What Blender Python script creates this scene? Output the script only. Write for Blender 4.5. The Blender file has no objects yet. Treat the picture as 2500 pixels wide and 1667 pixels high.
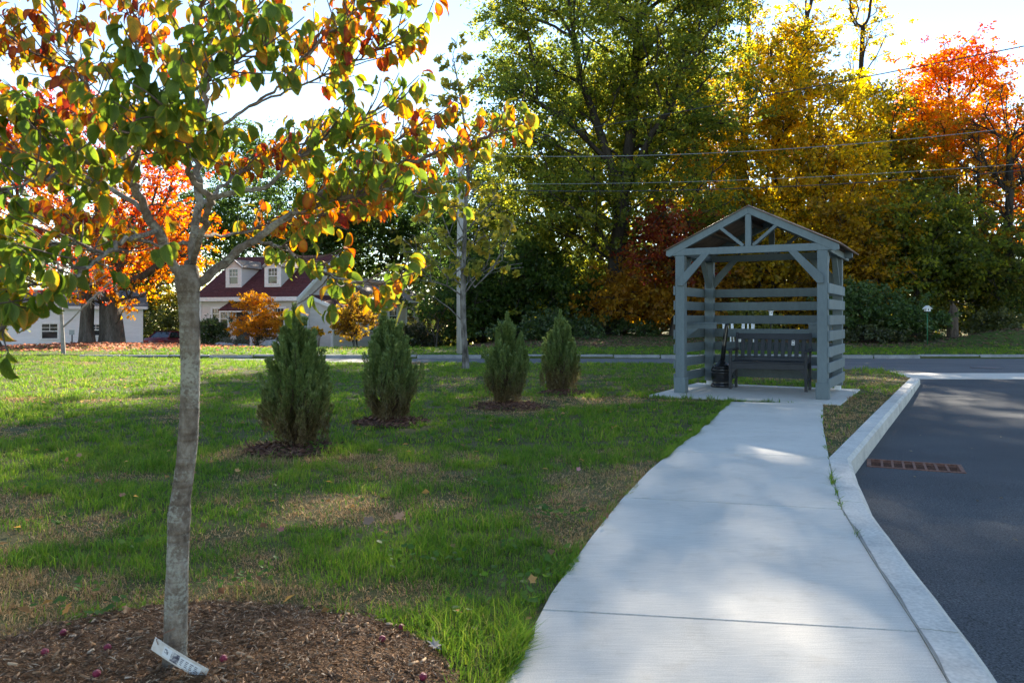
import bpy, math, random
import numpy as np
from mathutils import Vector, Matrix
from mathutils.geometry import delaunay_2d_cdt

random.seed(7)
RNG = np.random.default_rng(11)
SC = bpy.context.scene
COL = SC.collection
R = math.radians

# ------------------------------------------------------------------ camera
EYE = 1.15
FPX = 1944.0            # focal length in pixels of the 2500 wide photograph (28 mm)
HOR = 775.0             # horizon row
cd = bpy.data.cameras.new('camera'); cam = bpy.data.objects.new('camera', cd); COL.objects.link(cam)
cam.location = (0, 0, EYE); cam.rotation_euler = (R(90), 0, 0)
cd.sensor_width = 36; cd.lens = 36 * FPX / 2500
cd.shift_y = -(833.5 - HOR) / 2500
cd.clip_start = 0.05; cd.clip_end = 2000
cd.dof.use_dof = True; cd.dof.focus_distance = 8.0; cd.dof.aperture_fstop = 9
SC.camera = cam

# ------------------------------------------------------------------ sky, sun, exposure
SUN_AZ = R(8.5)        # to the right of straight ahead
SUN_EL = R(27.0)
w = bpy.data.worlds.new('World'); SC.world = w; w.use_nodes = True
nt = w.node_tree; nt.nodes.clear()
sk = nt.nodes.new('ShaderNodeTexSky'); sk.sky_type = 'NISHITA'; sk.sun_disc = False
sk.sun_elevation = SUN_EL; sk.sun_rotation = SUN_AZ
sk.air_density = 1.0; sk.dust_density = 0.0; sk.ozone_density = 1.0; sk.altitude = 0
bg = nt.nodes.new('ShaderNodeBackground'); bg.inputs['Strength'].default_value = 0.077
wo = nt.nodes.new('ShaderNodeOutputWorld')
nt.links.new(sk.outputs[0], bg.inputs[0]); nt.links.new(bg.outputs[0], wo.inputs[0])
sl = bpy.data.lights.new('sun', 'SUN'); sl.energy = 5.0; sl.angle = R(0.55); sl.color = (1.0, 0.90, 0.74)
sun = bpy.data.objects.new('sun', sl); COL.objects.link(sun); sun.location = (10, 60, 40)
sdir = Vector((math.sin(SUN_AZ) * math.cos(SUN_EL), math.cos(SUN_AZ) * math.cos(SUN_EL), math.sin(SUN_EL)))
sun.rotation_euler = sdir.to_track_quat('Z', 'Y').to_euler()
vs = SC.view_settings
vs.view_transform = 'Standard'; vs.look = 'None'; vs.gamma = 1.0; vs.use_curve_mapping = False
vs.exposure = 2.12
SC.render.engine = 'CYCLES'
SC.cycles.use_denoising = True
SC.cycles.max_bounces = 7; SC.cycles.diffuse_bounces = 4; SC.cycles.glossy_bounces = 2
SC.cycles.transmission_bounces = 4; SC.cycles.transparent_max_bounces = 6
SC.cycles.sample_clamp_indirect = 6.0
SC.cycles.caustics_reflective = False; SC.cycles.caustics_refractive = False

# ------------------------------------------------------------------ helpers
def P(u, v, d):
    """point at distance d (metres along the view) seen at photo pixel u, v"""
    return Vector(((u - 1250) / FPX * d, d, EYE - (v - HOR) / FPX * d))
def G(u, v, z=0.0):
    d = (EYE - z) * FPX / (v - HOR)
    return Vector(((u - 1250) / FPX * d, d, z))
def sstep(a, b, x):
    t = np.clip((np.asarray(x, float) - a) / (b - a), 0, 1); return t * t * (3 - 2 * t)
def vnoise(x, y, s=1.0, seed=0):
    x = np.asarray(x, float) * s; y = np.asarray(y, float) * s
    xi = np.floor(x); yi = np.floor(y); fx = x - xi; fy = y - yi
    fx = fx * fx * (3 - 2 * fx); fy = fy * fy * (3 - 2 * fy)
    def h(a, b):
        q = np.sin(a * 127.1 + b * 311.7 + seed * 74.7) * 43758.5453
        return q - np.floor(q)
    return (h(xi, yi) * (1 - fx) + h(xi + 1, yi) * fx) * (1 - fy) + (h(xi, yi + 1) * (1 - fx) + h(xi + 1, yi + 1) * fx) * fy
def inside(px, py, poly):
    px = np.asarray(px); py = np.asarray(py); c = np.zeros(px.shape, bool)
    n = len(poly); j = n - 1
    for i in range(n):
        xi, yi = poly[i][0], poly[i][1]; xj, yj = poly[j][0], poly[j][1]
        if yi != yj:
            m = ((yi > py) != (yj > py)) & (px < (xj - xi) * (py - yi) / (yj - yi) + xi)
            c ^= m
        j = i
    return c

# ---- materials
MATS = {}
def nodes(name):
    m = bpy.data.materials.new(name); m.use_nodes = True
    t = m.node_tree; t.nodes.clear()
    o = t.nodes.new('ShaderNodeOutputMaterial')
    return m, t, o
def N(t, kind, **kw):
    n = t.nodes.new(kind)
    for k, v in kw.items():
        if k in n.inputs: n.inputs[k].default_value = v
        else: setattr(n, k, v)
    return n
def ramp(t, stops, fac=None):
    r = t.nodes.new('ShaderNodeValToRGB'); e = r.color_ramp.elements
    while len(e) < len(stops): e.new(0.5)
    for i, (p, c) in enumerate(stops): e[i].position = p; e[i].color = (*c, 1) if len(c) == 3 else c
    if fac is not None: t.links.new(fac, r.inputs[0])
    return r
def surf(name, stops, scale=6.0, rough=0.8, bump=0.2, bscale=None, stretch=(1, 1, 1), fine=None, spec=0.35, detail=6, metal=0.0, bdist=0.01):
    """painted / stone / wood surface: noise driven colour, roughness and fine relief"""
    if name in MATS: return MATS[name]
    m, t, o = nodes(name)
    tc = N(t, 'ShaderNodeTexCoord'); mp = N(t, 'ShaderNodeMapping'); mp.inputs['Scale'].default_value = stretch
    t.links.new(tc.outputs['Object'], mp.inputs[0])
    n1 = N(t, 'ShaderNodeTexNoise', Scale=scale, Detail=detail, Roughness=0.62); t.links.new(mp.outputs[0], n1.inputs['Vector'])
    r = ramp(t, stops, n1.outputs['Fac'])
    col = r.outputs[0]
    if fine:
        n2 = N(t, 'ShaderNodeTexNoise', Scale=fine[0], Detail=3.0); t.links.new(mp.outputs[0], n2.inputs['Vector'])
        r2 = ramp(t, [(0.3, (1 - fine[1],) * 3), (0.7, (1 + fine[1],) * 3)], n2.outputs['Fac'])
        mx = N(t, 'ShaderNodeMix', data_type='RGBA', blend_type='MULTIPLY'); mx.inputs[0].default_value = 1
        t.links.new(col, mx.inputs[6]); t.links.new(r2.outputs[0], mx.inputs[7]); col = mx.outputs[2]
    b = N(t, 'ShaderNodeBsdfPrincipled', Roughness=rough, Metallic=metal); b.inputs['Specular IOR Level'].default_value = spec
    t.links.new(col, b.inputs['Base Color'])
    nb = N(t, 'ShaderNodeTexNoise', Scale=bscale or scale * 4, Detail=5.0); t.links.new(mp.outputs[0], nb.inputs['Vector'])
    bp = N(t, 'ShaderNodeBump', Strength=bump, Distance=bdist); t.links.new(nb.outputs['Fac'], bp.inputs['Height'])
    t.links.new(bp.outputs[0], b.inputs['Normal']); t.links.new(b.outputs[0], o.inputs[0])
    MATS[name] = m; return m
def vary(m, amt):
    t = m.node_tree; b = [n for n in t.nodes if n.type == 'BSDF_PRINCIPLED'][0]; l = b.inputs['Base Color'].links[0]; src = l.from_socket
    oi = N(t, 'ShaderNodeObjectInfo'); mr = N(t, 'ShaderNodeMapRange'); mr.inputs[3].default_value = 1 - amt; mr.inputs[4].default_value = 1 + amt; t.links.new(oi.outputs['Random'], mr.inputs[0])
    vm = N(t, 'ShaderNodeVectorMath', operation='SCALE'); t.links.new(src, vm.inputs[0]); t.links.new(mr.outputs[0], vm.inputs['Scale']); t.links.new(vm.outputs[0], b.inputs['Base Color']); return m
def plain(name, c, rough=0.5, spec=0.4, var=0.12, metal=0.0):
    return surf(name, [(0.3, tuple(x * (1 - var) for x in c)), (0.7, tuple(x * (1 + var) for x in c))], 9, rough, 0.08, spec=spec, metal=metal)
def leafmat(name, trans=0.5, gloss=0.04, sat=1.0, boost=1.25):
    if name in MATS: return MATS[name]
    m, t, o = nodes(name)
    a = N(t, 'ShaderNodeAttribute', attribute_name='col')
    d = N(t, 'ShaderNodeBsdfDiffuse'); tr = N(t, 'ShaderNodeBsdfTranslucent')
    hs = N(t, 'ShaderNodeHueSaturation', Saturation=sat, Value=boost); t.links.new(a.outputs['Color'], hs.inputs['Color'])
    t.links.new(a.outputs['Color'], d.inputs[0]); t.links.new(hs.outputs[0], tr.inputs[0])
    mx = N(t, 'ShaderNodeMixShader', Fac=trans); t.links.new(d.outputs[0], mx.inputs[1]); t.links.new(tr.outputs[0], mx.inputs[2])
    g = N(t, 'ShaderNodeBsdfGlossy', Roughness=0.42); g.inputs[0].default_value = (1, 1, 1, 1)
    m2 = N(t, 'ShaderNodeMixShader', Fac=gloss); t.links.new(mx.outputs[0], m2.inputs[1]); t.links.new(g.outputs[0], m2.inputs[2])
    t.links.new(m2.outputs[0], o.inputs[0])
    MATS[name] = m; return m

# ---- objects
def tag(o, label=None, cat=None, group=None, kind=None):
    if label: o['label'] = label
    if cat: o['category'] = cat
    if group: o['group'] = group
    if kind: o['kind'] = kind
    return o
def link(name, data, parent=None):
    o = bpy.data.objects.new(name, data); COL.objects.link(o)
    if parent is not None: o.parent = parent
    return o
def empty(name, loc=(0, 0, 0), rz=0.0, label=None, cat=None, group=None, parent=None, kind=None):
    o = link(name, None, parent); o.location = loc; o.rotation_euler = (0, 0, rz); o.empty_display_size = 0.1
    return tag(o, label, cat, group, kind)
def npmesh(name, V, T, mat=None, col=None, smooth=False):
    """mesh from numpy arrays; T triangles (n,3) or quads (n,4); col: per vertex rgb"""
    V = np.asarray(V, np.float32); T = np.asarray(T, np.int32)
    me = bpy.data.meshes.new(name)
    me.vertices.add(len(V)); me.vertices.foreach_set('co', V.ravel())
    k = T.shape[1]; n = len(T)
    me.loops.add(n * k); me.loops.foreach_set('vertex_index', T.ravel())
    me.polygons.add(n); me.polygons.foreach_set('loop_start', np.arange(0, n * k, k, dtype=np.int32))
    if smooth: me.polygons.foreach_set('use_smooth', np.ones(n, bool))
    me.update(calc_edges=True)
    if col is not None:
        at = me.color_attributes.new('col', 'FLOAT_COLOR', 'POINT')
        c4 = np.ones((len(V), 4), np.float32); c4[:, :3] = col; at.data.foreach_set('color', c4.ravel())
    if mat: me.materials.append(mat)
    return me
class MB:
    def __init__(s): s.v = []; s.f = []; s.sm = []
    def add(s, vs_, fs, smooth=False):
        b = len(s.v); s.v += [tuple(x) for x in vs_]
        for f in fs: s.f.append(tuple(i + b for i in f)); s.sm.append(smooth)
        return s
    def hexa(s, p):
        return s.add(p, [(0, 3, 2, 1), (4, 5, 6, 7), (0, 1, 5, 4), (1, 2, 6, 5), (2, 3, 7, 6), (3, 0, 4, 7)])
    def box(s, x0, x1, y0, y1, z0, z1):
        return s.hexa([(x0, y0, z0), (x1, y0, z0), (x1, y1, z0), (x0, y1, z0), (x0, y0, z1), (x1, y0, z1), (x1, y1, z1), (x0, y1, z1)])
    def beam(s, a, b, wd, ht, up=(0, 0, 1)):
        a = Vector(a); b = Vector(b); d = (b - a).normalized(); up = Vector(up)
        sd = d.cross(up).normalized() * wd / 2; u2 = sd.cross(d).normalized() * ht / 2
        return s.hexa([a - sd - u2, a + sd - u2, b + sd - u2, b - sd - u2, a - sd + u2, a + sd + u2, b + sd + u2, b - sd + u2])
    def prism(s, poly, fn):
        """poly: 2-D outline; fn(pt, k) -> 3-D for k = 0, 1"""
        n = len(poly); vv = [fn(p, 0) for p in poly] + [fn(p, 1) for p in poly]
        return s.add(vv, [tuple(range(n))[::-1], tuple(range(n, 2 * n))] + [(i, (i + 1) % n, n + (i + 1) % n, n + i) for i in range(n)])
    def tube(s, pts, rad, n=8, cap=True, jitter=0.0):
        pts = [Vector(p) for p in pts]; b = len(s.v); m = len(pts)
        if not hasattr(rad, '__len__'): rad = [rad] * m
        ref = Vector((0.31, 0.83, 0.12))
        for i, p in enumerate(pts):
            t = (pts[min(i + 1, m - 1)] - pts[max(i - 1, 0)]).normalized()
            x = t.cross(ref)
            if x.length < 1e-3: x = t.cross(Vector((1, 0, 0)))
            x.normalize(); y = t.cross(x)
            for k in range(n):
                a = 2 * math.pi * k / n; r = rad[i] * (1 + jitter * (random.random() - .5))
                s.v.append(tuple(p + x * math.cos(a) * r + y * math.sin(a) * r))
        for i in range(m - 1):
            for k in range(n):
                s.f.append((b + i * n + k, b + i * n + (k + 1) % n, b + (i + 1) * n + (k + 1) % n, b + (i + 1) * n + k)); s.sm.append(True)
        if cap:
            s.f.append(tuple(b + k for k in range(n))[::-1]); s.sm.append(False)
            s.f.append(tuple(b + (m - 1) * n + k for k in range(n))); s.sm.append(False)
        return s
    def lathe(s, prof, n=20, c=(0, 0, 0), smooth=True):
        b = len(s.v); m = len(prof)
        for r, z in prof:
            for k in range(n):
                a = 2 * math.pi * k / n; s.v.append((c[0] + r * math.cos(a), c[1] + r * math.sin(a), c[2] + z))
        for i in range(m - 1):
            for k in range(n):
                s.f.append((b + i * n + k, b + i * n + (k + 1) % n, b + (i + 1) * n + (k + 1) % n, b + (i + 1) * n + k)); s.sm.append(smooth)
        s.f.append(tuple(b + k for k in range(n))[::-1]); s.sm.append(False)
        s.f.append(tuple(b + (m - 1) * n + k for k in range(n))); s.sm.append(False)
        return s
    def mesh(s, name, mat):
        me = bpy.data.meshes.new(name); me.from_pydata(s.v, [], s.f); me.polygons.foreach_set('use_smooth', s.sm); me.materials.append(mat)
        me.update(); return me
    def build(s, name, mat, parent=None, bevel=0.0, kind=None, label=None):
        o = link(name, s.mesh(name, mat), parent)
        if bevel: md = o.modifiers.new('bevel', 'BEVEL'); md.width = bevel; md.segments = 1; md.limit_method = 'ANGLE'
        return tag(o, label, None, None, kind)

def scatter(shape, tris, pos, ax, nr, size, cols=None, width=None):
    """copies of a small shape (x = across, y = along, z = normal) as one vertex / triangle array"""
    n = len(pos); k = len(shape); shape = np.asarray(shape, float)
    ax = ax / np.linalg.norm(ax, axis=1, keepdims=True)
    sd = np.cross(ax, nr); sd /= np.maximum(np.linalg.norm(sd, axis=1, keepdims=True), 1e-6); nr = np.cross(sd, ax)
    size = np.broadcast_to(np.asarray(size, float), (n,)); wd = size if width is None else width
    wd = np.broadcast_to(np.asarray(wd, float), (n,))
    V = pos[:, None, :] + shape[None, :, 0, None] * (sd * wd[:, None])[:, None, :] + shape[None, :, 1, None] * (ax * size[:, None])[:, None, :] \
        + shape[None, :, 2, None] * (nr * size[:, None])[:, None, :]
    T = np.asarray(tris)[None] + (np.arange(n) * k)[:, None, None]
    C = None if cols is None else np.repeat(cols[:, None, :], k, 1).reshape(-1, 3)
    return V.reshape(-1, 3), T.reshape(-1, len(tris[0])), C
DIAMOND = ([(0, 0, 0), (0.36, 0.5, 0.13), (0, 1, -0.08), (-0.36, 0.45, 0.13)], [(0, 1, 2), (0, 2, 3)])
LOBED = ([(0, 0, 0), (0.5, 0.22, .08), (0.2, 0.42, .02), (0.42, 0.8, .06), (0, 1, -.1), (-0.42, 0.8, .06), (-0.2, 0.42, .02), (-0.5, 0.22, .08)],
         [(0, 1, 2), (0, 2, 6), (0, 6, 7), (2, 3, 4), (2, 4, 6), (6, 4, 5)])
def rdirs(n, rng=RNG):
    d = rng.normal(size=(n, 3)); return d / np.linalg.norm(d, axis=1, keepdims=True)

# ------------------------------------------------------------------ outlines of the place (metres, z = 0 is the sidewalk)
SW_L = [(-.15, -14), (-.15, 0), (-.12, 1.2), (-.028, 2.5), (.163, 3.33), (.42, 4.2), (.71, 5.1), (1.03, 6.0), (1.387, 6.88), (2.10, 8.6), (2.99, 10.9)]
SW_R = [(1.2, -14), (1.2, 0), (1.25, 1.3), (1.375, 2.5), (1.50, 2.94), (1.72, 3.8), (1.979, 4.767), (2.28, 5.65), (2.60, 6.53), (3.32, 8.5), (4.2, 10.75)]
KERB_IN = [(1.2, -14), (1.2, 0), (1.25, 1.3), (1.375, 2.5), (1.50, 2.94), (1.72, 3.8), (1.979, 4.767), (2.28, 5.65), (2.60, 6.53), (4.25, 9.4), (5.9, 12.25), (7.55, 15.1)]
def offset(pl, o):
    out = []
    for i, p in enumerate(pl):
        a = Vector(pl[max(i - 1, 0)]); b = Vector(pl[min(i + 1, len(pl) - 1)]); d = (b - a).normalized()
        out.append((p[0] + d.y * o, p[1] - d.x * o))
    return out
KERB_OUT = offset(KERB_IN, 0.18)
SHO = Vector((3.48, 11.69, 0)); SHA = R(-29)
shx = Vector((math.cos(SHA), math.sin(SHA), 0)); shy = Vector((-math.sin(SHA), math.cos(SHA), 0))
def SH(x, y, z=0): return SHO + shx * x + shy * y + Vector((0, 0, z))
PAD = [SH(-1.32, -.62)[:2], SH(1.32, -.62)[:2], SH(1.32, 1.92)[:2], SH(-1.32, 1.92)[:2]]
ROAD_NEAR = [(45, 17.7), (12, 17.7), (8.6, 17.75), (7.0, 18.1), (5.4, 19.2), (3.6, 20.3), (0, 20.5), (-4.8, 20.7), (-8, 21.8), (-11, 23.2), (-13.5, 24.2)]
ROAD_FAR = 24.25
def lot_z(x, y):
    return -.022 - .128 * sstep(2.6, 6.4, y) + .05 * sstep(12, 16, y)
def terrain(x, y):
    x = np.asarray(x, float); y = np.asarray(y, float)
    wl = 1 - sstep(-4, 3, x)
    zl = -.0385 * np.maximum(0, y - 30); zr = .03 * np.clip(y - 29, 0, 20)
    z = wl * zl + (1 - wl) * zr
    z += .16 * np.exp(-(((x + 18.2) / 5.5) ** 2 + ((y - 37.5) / 3.5) ** 2)) * 1.4        # low mound at the two old trunks
    z += .55 * np.exp(-(((x - 20.5) / 2.2) ** 2 + ((y - 32.5) / 1.5) ** 2))               # leaf heap on the far right
    z += .05 * (vnoise(x, y, .35, 3) - .5) * sstep(25, 28, y)
    return z
MULCH_C = Vector((-1.08, 2.34)); MULCH_R = .89
def lawn_z(x, y):
    return -.018 + .03 * (vnoise(x, y, .5, 1) - .5) * sstep(0.3, 1.5, np.abs(np.asarray(x) - .3))
def mulch_h(x, y):
    r = np.hypot(np.asarray(x) - MULCH_C.x, np.asarray(y) - MULCH_C.y) / (MULCH_R * (1 + .14 * (vnoise(x, y, 2.2, 9) - .5)))
    return np.where(r < 1, .055 * (1 - r ** 2.2) + .018 * (vnoise(x, y, 9, 4) - .5), -.03)

def cdt_sheet(name, outline, zf, mat, step, hole=None, noise=True, parent=None, kind='structure'):
    xs = [p[0] for p in outline]; ys = [p[1] for p in outline]
    pts = [Vector(p[:2]) for p in outline]; edges = [(i, (i + 1) % len(outline)) for i in range(len(outline))]
    if hole:
        b = len(pts); pts += [Vector(p[:2]) for p in hole]; edges += [(b + i, b + (i + 1) % len(hole)) for i in range(len(hole))]
    if step:
        gx, gy = np.meshgrid(np.arange(min(xs), max(xs), step), np.arange(min(ys), max(ys), step))
        gx = gx.ravel() + RNG.uniform(-.2, .2, gx.size) * step; gy = gy.ravel() + RNG.uniform(-.2, .2, gy.size) * step
        m = inside(gx, gy, outline)
        pts += [Vector((a, b)) for a, b in zip(gx[m], gy[m])]
    vv, ee, ff, *_ = delaunay_2d_cdt(pts, edges, [], 0, 1e-5)
    va = np.array([(p.x, p.y) for p in vv]); T = np.array([f for f in ff])
    c = va[T].mean(1); keep = inside(c[:, 0], c[:, 1], outline)
    if hole: keep &= ~inside(c[:, 0], c[:, 1], hole)
    T = T[keep]
    a, b, c3 = va[T[:, 0]], va[T[:, 1]], va[T[:, 2]]
    flip = ((b - a)[:, 0] * (c3 - a)[:, 1] - (b - a)[:, 1] * (c3 - a)[:, 0]) < 0
    T[flip] = T[flip][:, ::-1]
    V = np.column_stack([va, zf(va[:, 0], va[:, 1])])
    return tag(link(name, npmesh(name, V, T, mat, smooth=True), parent), kind=kind)

# ------------------------------------------------------------------ ground materials
M_soil = surf('lawn_soil', [(.25, (.06, .045, .025)), (.45, (.075, .08, .025)), (.6, (.12, .105, .045)), (.8, (.19, .14, .075))], 2.2, .95, .9, 60, fine=(90, .35), spec=.1, bdist=.02)
M_verge = surf('verge_soil', [(.3, (.045, .07, .015)), (.5, (.07, .095, .02)), (.7, (.11, .10, .035))], .8, .95, .8, 30, fine=(40, .35), spec=.1, bdist=.03)
M_asph = surf('asphalt', [(.3, (.056, .058, .062)), (.55, (.074, .076, .080)), (.8, (.098, .098, .098))], .9, .85, .9, 130, fine=(120, .75), spec=.22, bdist=.012)
M_road = surf('old_asphalt', [(.3, (.085, .086, .09)), (.7, (.13, .13, .13))], 1.1, .85, .5, 200, fine=(120, .3), spec=.3, stretch=(.4, 1.6, 1), bdist=.006)
def concrete():
    m, t, o = nodes('concrete')
    tc = N(t, 'ShaderNodeTexCoord'); 
    n1 = N(t, 'ShaderNodeTexNoise', Scale=1.3, Detail=7.0, Roughness=.6); t.links.new(tc.outputs['Object'], n1.inputs['Vector'])
    r1 = ramp(t, [(.3, (.52, .475, .405)), (.52, (.59, .535, .455)), (.75, (.64, .585, .495))], n1.outputs['Fac'])
    mp = N(t, 'ShaderNodeMapping'); mp.inputs['Scale'].default_value = (7, 190, 1); mp.inputs['Rotation'].default_value = (0, 0, R(7))
    t.links.new(tc.outputs['Object'], mp.inputs[0])
    n2 = N(t, 'ShaderNodeTexNoise', Scale=1.0, Detail=3.0); t.links.new(mp.outputs[0], n2.inputs['Vector'])
    r2 = ramp(t, [(.3, (.86,) * 3), (.7, (1.1,) * 3)], n2.outputs['Fac'])
    n3 = N(t, 'ShaderNodeTexNoise', Scale=260.0, Detail=3.0); t.links.new(tc.outputs['Object'], n3.inputs['Vector'])
    r3 = ramp(t, [(.3, (.74,) * 3), (.5, (1,) * 3), (.7, (1.14,) * 3)], n3.outputs['Fac'])
    n4 = N(t, 'ShaderNodeTexNoise', Scale=5.0, Detail=8.0, Roughness=.7); t.links.new(tc.outputs['Object'], n4.inputs['Vector'])
    r4 = ramp(t, [(.34, (.90, .885, .86)), (.46, (1,) * 3)], n4.outputs['Fac'])
    c = r1.outputs[0]
    for q in (r2, r3, r4):
        mx = N(t, 'ShaderNodeMix', data_type='RGBA', blend_type='MULTIPLY'); mx.inputs[0].default_value = 1
        t.links.new(c, mx.inputs[6]); t.links.new(q.outputs[0], mx.inputs[7]); c = mx.outputs[2]
    b = N(t, 'ShaderNodeBsdfPrincipled', Roughness=.72); b.inputs['Specular IOR Level'].default_value = .35
    t.links.new(c, b.inputs['Base Color'])
    bp = N(t, 'ShaderNodeBump', Strength=.5, Distance=.004); t.links.new(n2.outputs['Fac'], bp.inputs['Height'])
    bp2 = N(t, 'ShaderNodeBump', Strength=.3, Distance=.003); t.links.new(n3.outputs['Fac'], bp2.inputs['Height']); t.links.new(bp.outputs[0], bp2.inputs['Normal'])
    t.links.new(bp2.outputs[0], b.inputs['Normal']); t.links.new(b.outputs[0], o.inputs[0])
    return m
M_conc = vary(concrete(), .05)
M_kerb = surf('kerb_concrete', [(.28, (.40, .365, .32)), (.5, (.58, .53, .455)), (.75, (.66, .605, .525))], 3.5, .75, .5, 90, fine=(60, .16), spec=.35, bdist=.006)
vary(M_kerb, .07)
M_granite = surf('granite', [(.3, (.19, .19, .195)), (.7, (.34, .34, .34))], 3, .8, .5, 60, fine=(80, .25), bdist=.01)
M_crack = plain('joint_filler', (.24, .22, .19), .9, var=.3)
M_mulch = surf('mulch_soil', [(.3, (.07, .038, .018)), (.5, (.13, .07, .034)), (.75, (.20, .12, .065))], 14, .95, 1.0, 70, fine=(120, .4), spec=.1, bdist=.02)

# ------------------------------------------------------------------ ground sheets
gx = np.unique(np.concatenate([np.linspace(-320, -60, 14), np.linspace(-60, 60, 121), np.linspace(60, 320, 14)]))
gy = np.unique(np.concatenate([np.linspace(-320, -14, 12), np.linspace(-14, 24.0, 12), [24.3], np.linspace(25, 60, 71), np.linspace(60, 420, 20)]))
XX, YY = np.meshgrid(gx, gy)
ZZ = np.where(YY > 24.2, terrain(XX, YY), np.where((XX > -46) & (XX < 46) & (YY > -13), -.4, -.03))
nx = len(gx); idx = np.arange(nx * len(gy)).reshape(len(gy), nx)
Q = np.stack([idx[:-1, :-1], idx[:-1, 1:], idx[1:, 1:], idx[1:, :-1]], -1).reshape(-1, 4)
tag(link('ground', npmesh('ground', np.column_stack([XX.ravel(), YY.ravel(), ZZ.ravel()]), Q, M_verge, smooth=True)), 'grassy ground beyond the street running down to the houses', None, None, 'structure')

LAWN = [(-46, -13.5)] + [((a[0] + b[0]) / 2, (a[1] + b[1]) / 2) for a, b in zip(KERB_IN, KERB_OUT)] + [(7.7, 15.4), (8.3, 17.8)] + [(p[0], p[1] + .02) for p in ROAD_NEAR[2:]] + [(-46, 24.5)]
LAWN[1] = (1.29, -13.5)
cdt_sheet('lawn', LAWN, lawn_z, M_soil, .55)
GR_C = G(2232, 1137, -.15); GR_A = R(-24)      # drain grate centre
def gr(x, y): return (GR_C.x + x * math.cos(GR_A) - y * math.sin(GR_A), GR_C.y + x * math.sin(GR_A) + y * math.cos(GR_A))
GW, GD = .36, .19
hole = [gr(-GW, -GD), gr(GW, -GD), gr(GW, GD), gr(-GW, GD)]
LOT = [((a[0] + b[0]) / 2, (a[1] + b[1]) / 2) for a, b in zip(KERB_IN, KERB_OUT)] + [(7.75, 15.45), (8.0, 16.15), (45, 16.15), (45, -13.5)]
LOT[0] = (1.29, -13.5)
cdt_sheet('parking_lot', LOT, lot_z, M_asph, .8, hole=hole)
STREET = ROAD_NEAR + [(-13.5, ROAD_FAR), (45, ROAD_FAR)]
cdt_sheet('street', STREET, lambda x, y: -.10 + 0 * x, M_road, 2.0)
# concrete apron between lot and street
ap = MB(); 
app = empty('driveway_apron'); tag(app, 'pale concrete strip between parking lot and street', None, None, 'structure')
xs_ = [7.95, 9.75, 11.9, 14.2, 16.6, 19, 22]
for a, b in zip(xs_[:-1], xs_[1:]):
    m = MB(); a1 = a + .008; b1 = b - .008
    y0 = 16.15; y1 = 17.72
    m.hexa([(a1 + (.0 if a > 8 else -.1), y0, -.25), (b1, y0, -.25), (b1, y1, -.25), (a1, y1, -.25), (a1 + (.0 if a > 8 else -.1), y0, -.09), (b1, y0, -.09), (b1, y1, -.085), (a1, y1, -.085)])
    m.build('apron_slab', M_conc, app, .008)

# sidewalk: separate slabs with recessed joints
def at_y(pl, y):
    for a, b in zip(pl[:-1], pl[1:]):
        if a[1] <= y <= b[1]:
            t = (y - a[1]) / (b[1] - a[1]); return (a[0] + t * (b[0] - a[0]), y)
    return pl[-1]
sw = empty('sidewalk'); tag(sw, 'curving pale concrete sidewalk leading to the wooden shelter', None, None, 'structure')
JT = [(-12, -12.2), (-8.6, -8.8), (-5.2, -5.4), (-1.8, -2.0), (-.1, -.3), (1.55, 1.33), (3.14, 2.92), (5.1, 4.78), (6.88, 6.55), (8.07, 7.93), (10.88, 10.72)]
for (l0, r0), (l1, r1) in zip(JT[:-1], JT[1:]):
    g = .004; ns = 40
    L = [at_y(SW_L, l0 + g + (l1 - l0 - 2 * g) * k / ns) for k in range(ns + 1)]
    Rr = [at_y(SW_R, r0 + g + (r1 - r0 - 2 * g) * k / ns) for k in range(ns + 1)]
    Rr = [(p[0] - .001, p[1]) for p in Rr]
    poly = L + Rr[::-1]
    m = MB(); m.prism(poly[::-1], lambda p, k: (p[0], p[1], 0.0 if k else -.12)); 
    m.f = [m.f[0], m.f[1]] + m.f[2:]
    o = m.build('sidewalk_slab', M_conc, sw, .004)
pm = MB(); pm.prism(PAD[::-1], lambda p, k: (p[0], p[1], .004 if k else -.12))
po = pm.build('shelter_pad', M_conc, sw, .008)
for o in (sw.children):
    me = o.data
    import bmesh
    bm = bmesh.new(); bm.from_mesh(me); bmesh.ops.recalc_face_normals(bm, faces=bm.faces); bm.to_mesh(me); bm.free()
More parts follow.
